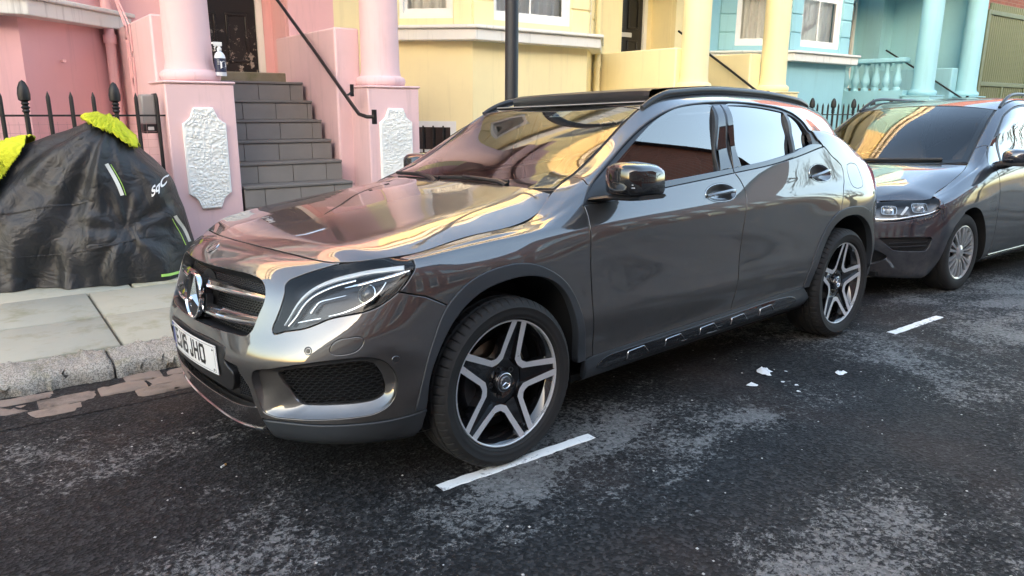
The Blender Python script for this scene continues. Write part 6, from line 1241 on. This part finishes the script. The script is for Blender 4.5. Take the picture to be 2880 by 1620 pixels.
def van_wheel(parent):
    prof_t = [(.205, .085), (.212, .096), (.225, .102), (.25, .105), (.272, .103), (.288, .096), (.298, .085), (.303, .072), (.304, .06), (.297, .057), (.297, .05), (.305, .047), (.306, 0), (.305, -.05), (.300, -.08), (.27, -.103), (.21, -.095)]
    t = MB().lathe(prof_t, 120, axis='y'); w = mk('wheel', [(x, -y, z) for x, y, z in t.V], [f for f in t.F], RUBBER, parent, sharp=40)
    b = MB().lathe([(.212, .09), (.214, .096), (.208, .098), (.195, .092), (.19, .06), (.19, -.05)], 60, axis='y'); mk('rim', [(x, -y, z) for x, y, z in b.V], [f for f in b.F], HUBS, w)
    d = MB().lathe([(0, .05), (.19, .05)], 40, axis='y'); mk('wheel_disc', [(x, -y, z) for x, y, z in d.V], [f for f in d.F], DARK, w)
    for k in range(9):
        for s in (-1, 1):
            a0 = k * 40; V = []
            for r_, hw, dp, of in ((.045, 4.5, .082, 6), (.09, 5.2, .092, 7.5), (.15, 4.6, .095, 8), (.205, 4.8, .094, 8.5)):
                for e in (-1, 1): a = R(a0 + s * of + e * hw * .9 * (.9 if r_ > .05 else 1.2)); V.append((r_ * math.cos(a), -dp, r_ * math.sin(a)))
            V += [(x, y + .02, z) for x, y, z in V]; Fc = [(0, 1, 3, 2), (2, 3, 5, 4), (4, 5, 7, 6)] + [(i, i + 2, i + 10, i + 8) for i in (0, 2, 4)] + [(i + 8, i + 10, i + 2, i) for i in (1, 3, 5)]
            mk('wheel_cover_spoke', V, [f[::-1] for f in Fc], HUBS, w)
    c = MB().lathe([(0, .096), (.026, .096), (.03, .093), (.046, .090), (.062, .082), (.064, .06)], 30, axis='y'); mk('hub_cap', [(x, -y, z) for x, y, z in c.V], [f for f in c.F], HUBS, w)
    return w
vw1 = van_wheel(VAN); vw1.location = (0, -.765, .302)
for x, s in ((2.685, -1), (0, 1), (2.685, 1)): c = copy_tree(vw1, VAN); c.location = (x, .765 * s, .302); c.rotation_euler = (0, 0, math.pi if s > 0 else 0)
MB().bx((-.75, -.58, .17), (3.2, .58, .2)).build('floor_pan', DARK, VAN); MB().bx((.42, -.8, .19), (2.25, .8, .22)).build('side_floor', DARK, VAN); MB().bx((.30, -.68, .22), (.34, .68, .93)).build('bulkhead', DARK, VAN)
MB().box((.62, 0, .86), (.6, 1.36, .12)).build('dashboard', DASH, VAN, bevel=.05, seg=3)
_c = CAR; CAR = VAN
seat(1.25, -.36); seat(1.25, .36); seat(2.1, 0, 1.25)
CAR = _c
MB().box((.90, 0, 1.36), (.03, .22, .06)).build('rear_view_mirror', BLACKP, VAN, bevel=.01)
# ------------------------------------------------------------------ lamp post
LP = empty('lamp_post', (2.16, 1.98, .05), label='black painted street lamp post rising behind the crossover', cat='lamp post')
MB().lathe([(0, 0), (.085, 0), (.085, .9), (.075, .95), (.054, 1.0), (.054, 5.2), (.04, 5.3), (0, 5.3)], 28).build('post', IRON, LP)
MB().lathe([(.04, 5.3), (.13, 5.35), (.16, 5.7), (.10, 5.9), (0, 5.95)], 20).build('lantern', simple('lantern glass', (.6, .6, .55), .2), LP)
MB().bx((-.04, -.09, .3), (.04, -.083, .8)).build('access_door', IRON, LP)
# ------------------------------------------------------------------ iron railings in front of the pink bay
def railing(x0, x1, y, label, name='railing', finials=(), step=.165, zt=1.32):
    r = empty(name, (x0, y, .05), label=label, cat='railing'); z0 = .0
    MB().box(((x1 - x0) / 2, 0, zt - .05), (x1 - x0, .028, .016)).build('top_rail', IRON, r, bevel=.003); MB().box(((x1 - x0) / 2, 0, .16), (x1 - x0, .03, .016)).build('bottom_rail', IRON, r)
    n = int((x1 - x0) / step); k = 0
    for i in range(n + 1):
        x = (x1 - x0) - .06 - i * step
        if x < .02: break
        m = MB()
        if (i % 4) == 2:
            m.tube([(x, 0, 0), (x, 0, zt - .02)], .019, 10); m.lathe([(.019, zt - .03), (.03, zt - .015), (.022, zt + .0), (.034, zt + .015), (.02, zt + .03), (.03, zt + .045), (.022, zt + .06), (.044, zt + .075), (.047, zt + .12), (.040, zt + .17), (.022, zt + .215), (0, zt + .232)], 14, c=(x, 0, 0))
            m.build('finial_bar', IRON, r, sharp=50)
        else:
            m.tube([(x, 0, 0), (x, 0, zt + .065), (x, 0, zt + .10), (x, 0, zt + .145)], [.0165, .0165, .0155, .002], 8); m.build('bar', IRON, r)
    return r
RL = railing(-5.2, -.02, 4.28, 'black spiked iron railing behind the covered motorbike')
mb = MB()
for i in range(66): x = .6 + i * .068; mb.tube([(x, .02, .35), (x, .02, 1.22)], .0013, 4, cap=False)
for j in range(13): mb.tube([(.6, .02, .38 + j * .068), (5.1, .02, .38 + j * .068)], .0013, 4, cap=False)
mb.build('wire_mesh', simple('pink wire', (.45, .26, .26), .6), RL).__setitem__('kind', 'stuff')
railing(9.9, 13.9, 4.28, 'black iron railing in front of the turquoise house', finials=())
# lightwell wall opening under the pink bay, pipe stub, cables and meter box belong to the pink house
def hp(mb, name, mat, **k): o = mb.build(name, mat, HP, **k); o.location = (0, -4.2, -.05); return o
hp(MB().bx((-.62, 5.70, .55), (-.20, 6.3, .95)), 'basement_window', simple('basement lintel', (.22, .13, .12), .9), smooth=False)
hp(MB().tube([(-.62, 5.78, 1.83), (-.60, 5.70, 1.83)], .016, 10), 'pipe_stub', PINK)
for i, ph in enumerate((0, 1.1, 2.2)):
    hp(MB().tube([(-.012 - .006 * (i == 1), 5.55 + .10 * i + .025 * math.sin(z * 2.3 + ph) + .012 * math.sin(z * 6 + ph), z) for z in np.linspace(2.2, .3, 30)] [::-1] + [(-.03, 6.1 + .05 * i, 2.6), (-.03, 6.3, 3.2 + .2 * i), (-.03, 6.36, 6.5)], .008, 6), 'cable', PINK)
for k, (x, z) in enumerate(((-.05, .72), (-.02, .66))):
    hp(MB().tube([(-.02 - .012, 4.95 - .15 * a, z + .05 * math.sin(a * 5 + k) - .08 * a) for a in np.linspace(0, 1.4, 12)], .009, 6), 'loose_cable', PINK)
mbx = empty('meter_box', (-.10, 4.62, 1.2), label='grey and black plastic box fixed to the pink stair wall by the railing', cat='box')
MB().box((.0, 0, .17), (.12, .16, .27)).build('case', simple('meter grey', (.28, .27, .26), .45), mbx, bevel=.015); MB().box((.065, -.02, .17), (.02, .17, .29)).build('cover', BLACKP, mbx, bevel=.008); MB().box((.0, -.01, .0), (.12, .13, .09)).build('junction', BLACKP, mbx, bevel=.008)
MB().box((-.0, -.083, .0), (.05, .003, .03)).build('paper_tag', simple('tag', (.6, .6, .58), .7), mbx)
# ------------------------------------------------------------------ spray bottle on the pier
SB = empty('spray_bottle', (.505, 4.30, 1.676), label='white trigger spray bottle with dark blue label on the pink pier', cat='bottle')
MB().lathe([(0, .0), (.046, 0), (.050, .006), (.050, .165), (.046, .185), (.034, .205), (.017, .22), (.016, .235), (0, .235)], 28).build('body', simple('bottle plastic', (.62, .68, .74), .25, coat=.4), SB)
lb = MB().lathe([(.0506, .035), (.0506, .158)], 28).build('label', simple('label navy', (.012, .02, .055), .45), SB)
V_, F_ = text_mesh('D', .095, 0, .003); mk('label_letter', [(.0512 * math.sin(x * 20 + .35), -.0512 * math.cos(x * 20 + .35), .095 + y) for x, y, z in V_], F_, simple('label white', (.75, .75, .75), .5), lb)
for k in range(4): mk('label_line', [(.0511 * math.sin(a), -.0511 * math.cos(a), z) for a in np.linspace(-.75, -.35, 6) for z in (.14 - k * .012, .143 - k * .012)], [(2 * i, 2 * i + 2, 2 * i + 3, 2 * i + 1) for i in range(5)], simple('label white', (.75, .75, .75), .5), lb)
m = MB().lathe([(.019, .225), (.021, .23), (.021, .25), (.012, .255)], 16); m.box((-.012, 0, .285), (.075, .024, .035)); m.box((.0, 0, .262), (.022, .02, .03)); m.box((-.055, 0, .29), (.02, .016, .016)); m.tube([(-.025, 0, .272), (-.04, 0, .25), (-.036, 0, .225)], [.007, .008, .006], 8); m.build('trigger_head', simple('sprayer white', (.70, .71, .70), .4), SB, bevel=.004)
# ------------------------------------------------------------------ covered motorbike
def cover_mat():
    t = NT('bike cover nylon'); v = t.tc(); f = t.noise(5, 8, .7, dist=1.2); g = t.noise(26, 5, .65, dist=.6); w = t.voro(7, feat='DISTANCE_TO_EDGE')
    t.set(Base_Color=t.mix(f, (.010, .011, .013), (.022, .0235, .027)), Roughness=t.ramp(f, [(.3, .42), (.7, .56)]), Normal=t.bump(t.math('ABSOLUTE', t.math('SUBTRACT', t.noise(4.5, 4, .5, dist=1.0), .5)), .5, .07, t.bump(t.math('ABSOLUTE', t.math('SUBTRACT', t.noise(11, 4, .55, dist=.8, vec=t.tc(scale=(1, 1, .6))), .5)), .18, .03))); return t.m
COVER = cover_mat()
BK = empty('covered_motorbike', (-.55, 3.63, .052), (0, 0, R(-21)), label='motorbike under a black cover standing on the pavement', cat='motorbike')
NU, NV = 300, 110
RG = np.array([(-1.95, .30), (-1.85, .52), (-1.6, .78), (-1.3, .90), (-1.05, .95), (-.83, .99), (-.60, 1.045), (-.43, 1.10), (-.225, 1.185), (-.13, 1.235), (-.04, 1.238), (.03, 1.20), (.10, 1.12), (.187, 1.02), (.279, .905), (.367, .735), (.428, .53), (.48, .34), (.53, .12)])
HWK = np.array([(-1.95, .10), (-1.85, .22), (-1.6, .34), (-1.2, .40), (-.6, .42), (-.2, .43), (.1, .41), (.3, .33), (.42, .25), (.50, .15), (.53, .06)])
phs = np.random.RandomState(5).rand(16) * 6.28
_gx = np.linspace(-1.95, .53, 400)
_k = np.exp(-np.linspace(-2, 2, 15)**2); _k /= _k.sum()
_rg = np.convolve(np.pad(np.interp(_gx, RG[:, 0], RG[:, 1]), 7, mode='edge'), _k, 'valid'); _hw = np.convolve(np.pad(np.interp(_gx, HWK[:, 0], HWK[:, 1]), 7, mode='edge'), _k, 'valid')
def tri_(x): return 2 * abs(x / math.pi - math.floor(x / math.pi + .5)) - .5      # sharp-crested folds
def cover_pt(x, th, off=0.):
    rz, hw = float(np.interp(x, _gx, _rg)), float(np.interp(x, _gx, _hw)); c, s = math.cos(th), max(0., math.sin(th))
    hb = math.exp(-((x + .02) / .20)**2)                                    # handlebars spread the cloth near the top
    y = -hw * math.copysign(abs(c)**(.80 - .22 * hb), c) * (1 + .10 * (1 - s)**3); z = rz * s**(.92 + .30 * (1 - hb) * 0)
    k = math.atan2(1.28 - z, x - .03); d1 = math.hypot(1.28 - z, x - .03)
    f = .034 * min(1, d1 / .5) * (1.5 * tri_(k * 5.5 + phs[0] + .3 * math.sin(z * 4)) + .55 * math.sin(k * 19 + phs[1] + .9 * math.sin(x * 4)))
    wx, wz = x - .09, z - .44; dw = math.hypot(wx, wz); kw = math.atan2(wz, wx); near = 1 if c > 0 else .4
    f += near * (-.03 * math.exp(-(dw / .08)**2) + .013 * math.exp(-((dw - .22) / .17)**2) * (math.sin(kw * 7 + phs[2]) + .6 * math.sin(kw * 12 + phs[3])))
    f += .030 * math.sin(x * 5.1 + z * 3.3 + phs[4]) * math.sin(z * 6.5 - x * 2 + phs[5]) + .006 * math.sin(x * 23 + 9 * z + phs[6]) * math.sin(z * 17 - 6 * x + phs[7])
    f += .024 * (1 - s)**2 * (math.sin(x * 15 + phs[8] + 2 * math.sin(x * 3)) + .5 * math.sin(x * 37 + phs[9]))
    f *= min(1, (x + 1.95) / .2, (.56 - x) / .09) if x > .4 or x < -1.7 else 1
    f += off; n = Vector((.25 * (x > .2), -c, .55 * s)).normalized()
    return (x + n.x * f, y + n.y * f, max(.004, z + n.z * f))
V = [cover_pt(-1.95 + 2.48 * i / NU, math.pi * j / NV) for i in range(NU + 1) for j in range(NV + 1)]
m_ = NV + 1; Fc = [(i * m_ + j, (i + 1) * m_ + j, (i + 1) * m_ + j + 1, i * m_ + j + 1) for i in range(NU) for j in range(NV)]
cov = mk('cover', V, Fc, COVER, BK, sharp=180)
def th_at(x, z):
    rz = float(np.interp(x, _gx, _rg)); return math.asin(min(1, max(.02, z / rz)**(1 / .92)))
REFL = simple('reflective tape', (.62, .66, .66), .3); LIMEP = simple('lime piping', (.35, .62, .12), .5)
def tape(pts, wd, mat, name, off=.006):
    c = cv(pts, n=26); P = np.array([cover_pt(x, th_at(x, z), off) for x, z in c])
    tg = np.gradient(P, axis=0); nn = np.cross(tg, [0, -1, .2]); nn /= np.linalg.norm(nn, axis=1, keepdims=True); A = P + nn * wd / 2; B = P - nn * wd / 2; n = len(P)
    return mk(name, np.concatenate([A, B, A - [0, .003, 0], B - [0, .003, 0]]), [(i, i + 1, n + i + 1, n + i) for i in range(n - 1)] + [(2 * n + i, 3 * n + i, 3 * n + i + 1, 2 * n + i + 1) for i in range(n - 1)], mat, cov)
tape([(.005, .92), (.05, .82), (.075, .75), (.09, .69)], .026, REFL, 'reflective_strip', .012); tape([(.03, .92), (.075, .82), (.10, .75), (.112, .69)], .005, LIMEP, 'strip_piping', .013)
tape([(.41, .47), (.455, .37), (.49, .25)], .026, REFL, 'reflective_strip', .012); tape([(.395, .46), (.435, .36), (.47, .24)], .005, LIMEP, 'strip_piping', .013)
tape([(.30, .05), (.38, .045), (.45, .04)], .02, LIMEP, 'hem_piping', .008)
tape([(-1.5, .50), (-1.1, .54), (-.76, .558), (-.28, .634), (-.1, .66)], .008, COVER, 'seam', .006); tape([(-1.5, .22), (-.8, .25), (-.3, .27), (.05, .33), (.3, .36), (.42, .34)], .008, COVER, 'seam', .006)
V_, F_ = text_mesh('SqC', .10, 0, .003)
mk('cover_lettering', [cover_pt(.315 + x * .5, th_at(min(.40, .315 + x * .5), .70 + y * .9 + x * .35), .014) for x, y, z in V_], F_, simple('print white', (.75, .76, .76), .5), cov)
# yellow cloths lying on the cover
def cloth_mat(name, c):
    t = NT(name); t.set(Base_Color=t.mix(t.noise(14, 6, .7), tuple(x * .75 for x in c), c), Roughness=.9, Normal=t.bump(t.noise(140, 4, .6), .5, .004)); return t.m
LIME = cloth_mat('fluorescent cloth', (.62, .66, .03))
def cloth(x0, x1, t0, t1, seed, label, lift=.018):
    """a rag following the cover, with its own wrinkles and a ragged outline"""
    ph = np.random.RandomState(seed).rand(10) * 6.28; n = 64; V = []
    for j in range(n + 1):
        for i in range(n + 1):
            a, b = i / n * 2 - 1, j / n * 2 - 1; r = max(abs(a), abs(b)); ang = math.atan2(b, a); q = math.hypot(a, b) or 1e-6
            a2, b2 = a / q * r, b / q * r; e = .86 + .12 * math.sin(ang * 3 + ph[0]) + .09 * math.sin(ang * 5 + ph[1]) + .015 * math.sin(ang * 9 + ph[2])
            x = (x0 + x1) / 2 + a2 * e * (x1 - x0) / 2; t = (t0 + t1) / 2 + b2 * e * (t1 - t0) / 2
            w = .016 * (1 + tri_(x * 26 + t * 2.2 + ph[3])) + .014 * (1 + tri_(t * 4.1 - x * 17 + ph[4])) + .008 * math.sin(x * 60 + t * 7 + ph[5]) + .012 * math.sin(ang * 6 + ph[6]) * r * r
            V.append(cover_pt(x, R(t), lift + w))
    m = n + 1; T = BK.matrix_world.copy() if 0 else Matrix.Translation(BK.location) @ Matrix.Rotation(R(-21), 4, 'Z'); c = Vector(cover_pt((x0 + x1) / 2, R((t0 + t1) / 2), 0)); base = T @ c
    o = mk('yellow_cloth', [tuple(T @ Vector(v) - base) for v in V], [(j * m + i, j * m + i + 1, (j + 1) * m + i + 1, (j + 1) * m + i)[::-1] for j in range(n) for i in range(n)], LIME, sharp=180, loc=base)
    s = o.modifiers.new('thick', 'SOLIDIFY'); s.thickness = .006; prop(o, label, 'cloth'); return o
cloth(-.20, .20, 62, 128, 3, 'yellow cloth over the handlebar hump of the covered motorbike')
cloth(-1.15, -.53, 40, 118, 9, 'crumpled yellow cloth draped over the seat of the covered motorbike', .03)
# ------------------------------------------------------------------ scraps of crumpled plastic on the road
GLIT = simple('crumpled plastic scrap', (.72, .74, .74), .3)
for i, (x, y, s) in enumerate(((1.806, -.835, .055), (1.577, -.917, .034), (1.835, -.81, .030), (1.775, -.87, .024), (2.096, -1.096, .036), (1.739, -.984, .013), (1.753, -1.057, .013), (1.679, -1.117, .012), (1.90, -.90, .010))):
    rn_ = np.random.RandomState(i + 40); n = 9; Vx = [(x, y, road_z(y) + s * .22)]; Fx = []
    for k in range(n): a = 6.28 * k / n; r_ = s * rn_.uniform(.5, 1.1); Vx.append((x + r_ * math.cos(a), y + r_ * math.sin(a), road_z(y) + .003 + rn_.rand() * s * .12))
    for k in range(n): a = 6.28 * k / n; r_ = s * rn_.uniform(.25, .5); Vx.append((x + r_ * math.cos(a + .3), y + r_ * math.sin(a + .3), road_z(y) + s * rn_.uniform(.15, .5)))
    for k in range(n): Fx += [(1 + k, 1 + (k + 1) % n, 1 + n + k), (1 + (k + 1) % n, 1 + n + (k + 1) % n, 1 + n + k), (1 + n + k, 1 + n + (k + 1) % n, 0)]
    o = mk('plastic_scrap', Vx, Fx, GLIT, smooth=False); prop(o, 'largest lump of crumpled clear plastic litter on the asphalt' if i == 0 else ('tiny crumb of clear plastic on the asphalt near the crumpled lump' if i > 4 else 'small flake of crumpled clear plastic on the asphalt near the largest lump'), 'litter', 'plastic scraps on the road')

# barred basement window in the yellow bay
def hy(mb, name, mat, par=None, **k):
    o = mb.build(name, mat, par or HY, **k)
    if par is None: o.location = -Vector(HY.location)
    return o
_A, _B = Vector((7.1 - 3.93, 6.4)), Vector((7.1 - 3.0, 5.5)); _d = (_B - _A).normalized(); _T = Matrix.Translation((_A.x, _A.y, 0)) @ Matrix.Rotation(math.atan2(_d.y, _d.x), 4, 'Z')
def tf(m): m.V = [tuple(_T @ Vector(v)) for v in m.V]; return m
bw = MB()
for a, b in (((.30, .35), (.38, 1.22)), ((.98, .35), (1.06, 1.22)), ((.38, 1.14), (.98, 1.22)), ((.38, .35), (.98, .42)), ((.38, .80), (.98, .84))): bw.bx((a[0], -.012, a[1]), (b[0], .03, b[1]))
bwo = hy(tf(bw), 'basement_window', FRAMEW, smooth=False)
hy(tf(MB().bx((.38, -.006, .42), (.98, -.002, 1.14))), 'pane', simple('basement pane', (.02, .02, .02), .1, coat=1), bwo, smooth=False)
for i in range(4): hy(tf(MB().tube([(.47 + i * .14, -.05, .40), (.47 + i * .14, -.05, 1.16)], .012, 8)), 'window_bar', IRON, bwo)

# loose grit and a cigarette end on the road
gm = MB(); rg_ = random.Random(21)
for i in range(260):
    x, y = rg_.uniform(-2.2, 4.5), rg_.uniform(-2.9, .8); r_ = rg_.uniform(.0022, .0065); z = road_z(y)
    gm.add([(x + r_ * math.cos(a + i), y + r_ * math.sin(a + i), z + .001) for a in (0, 1.6, 3.1, 4.7)] + [(x, y, z + r_ * .9)], [(0, 1, 4), (1, 2, 4), (2, 3, 4), (3, 0, 4)])
g_ = gm.build('road_grit', simple('pale grit', (.45, .44, .42), .9), smooth=False); prop(g_, 'loose pale grit scattered over the asphalt', 'grit', kind='stuff')
cb = empty('cigarette_end', (-.857, -.195, road_z(-.195) + .006), (0, R(90), R(35)), label='cigarette end lying on the asphalt in front of the crossover', cat='litter')
MB().tube([(0, 0, -.012), (0, 0, .006)], .004, 8).build('paper', simple('cigarette paper', (.7, .69, .65), .8), cb); MB().tube([(0, 0, .006), (0, 0, .016)], .0042, 8).build('filter', simple('filter', (.55, .3, .08), .8), cb)

# painted house numbers on the porch columns
NUMB = simple('number paint', (.03, .03, .035), .6)
for hs, xc, ch, z in ((HB, 14.2 + .28, '1', 3.17), (HB, 14.2 + 2.24, '1', 3.15), (HY, 7.1 + 2.24, '2', 3.03)):
    V_, F_ = text_mesh(ch, .20, 0, .0); a0 = R(-62); rr = .2035 if ch == '1' else .2035
    o = mk('house_number', [(xc + rr * math.cos(a0 + x / rr), 4.5 + rr * math.sin(a0 + x / rr), z + y) for x, y, _ in V_], F_, NUMB, hs); o.location = -Vector(hs.location)
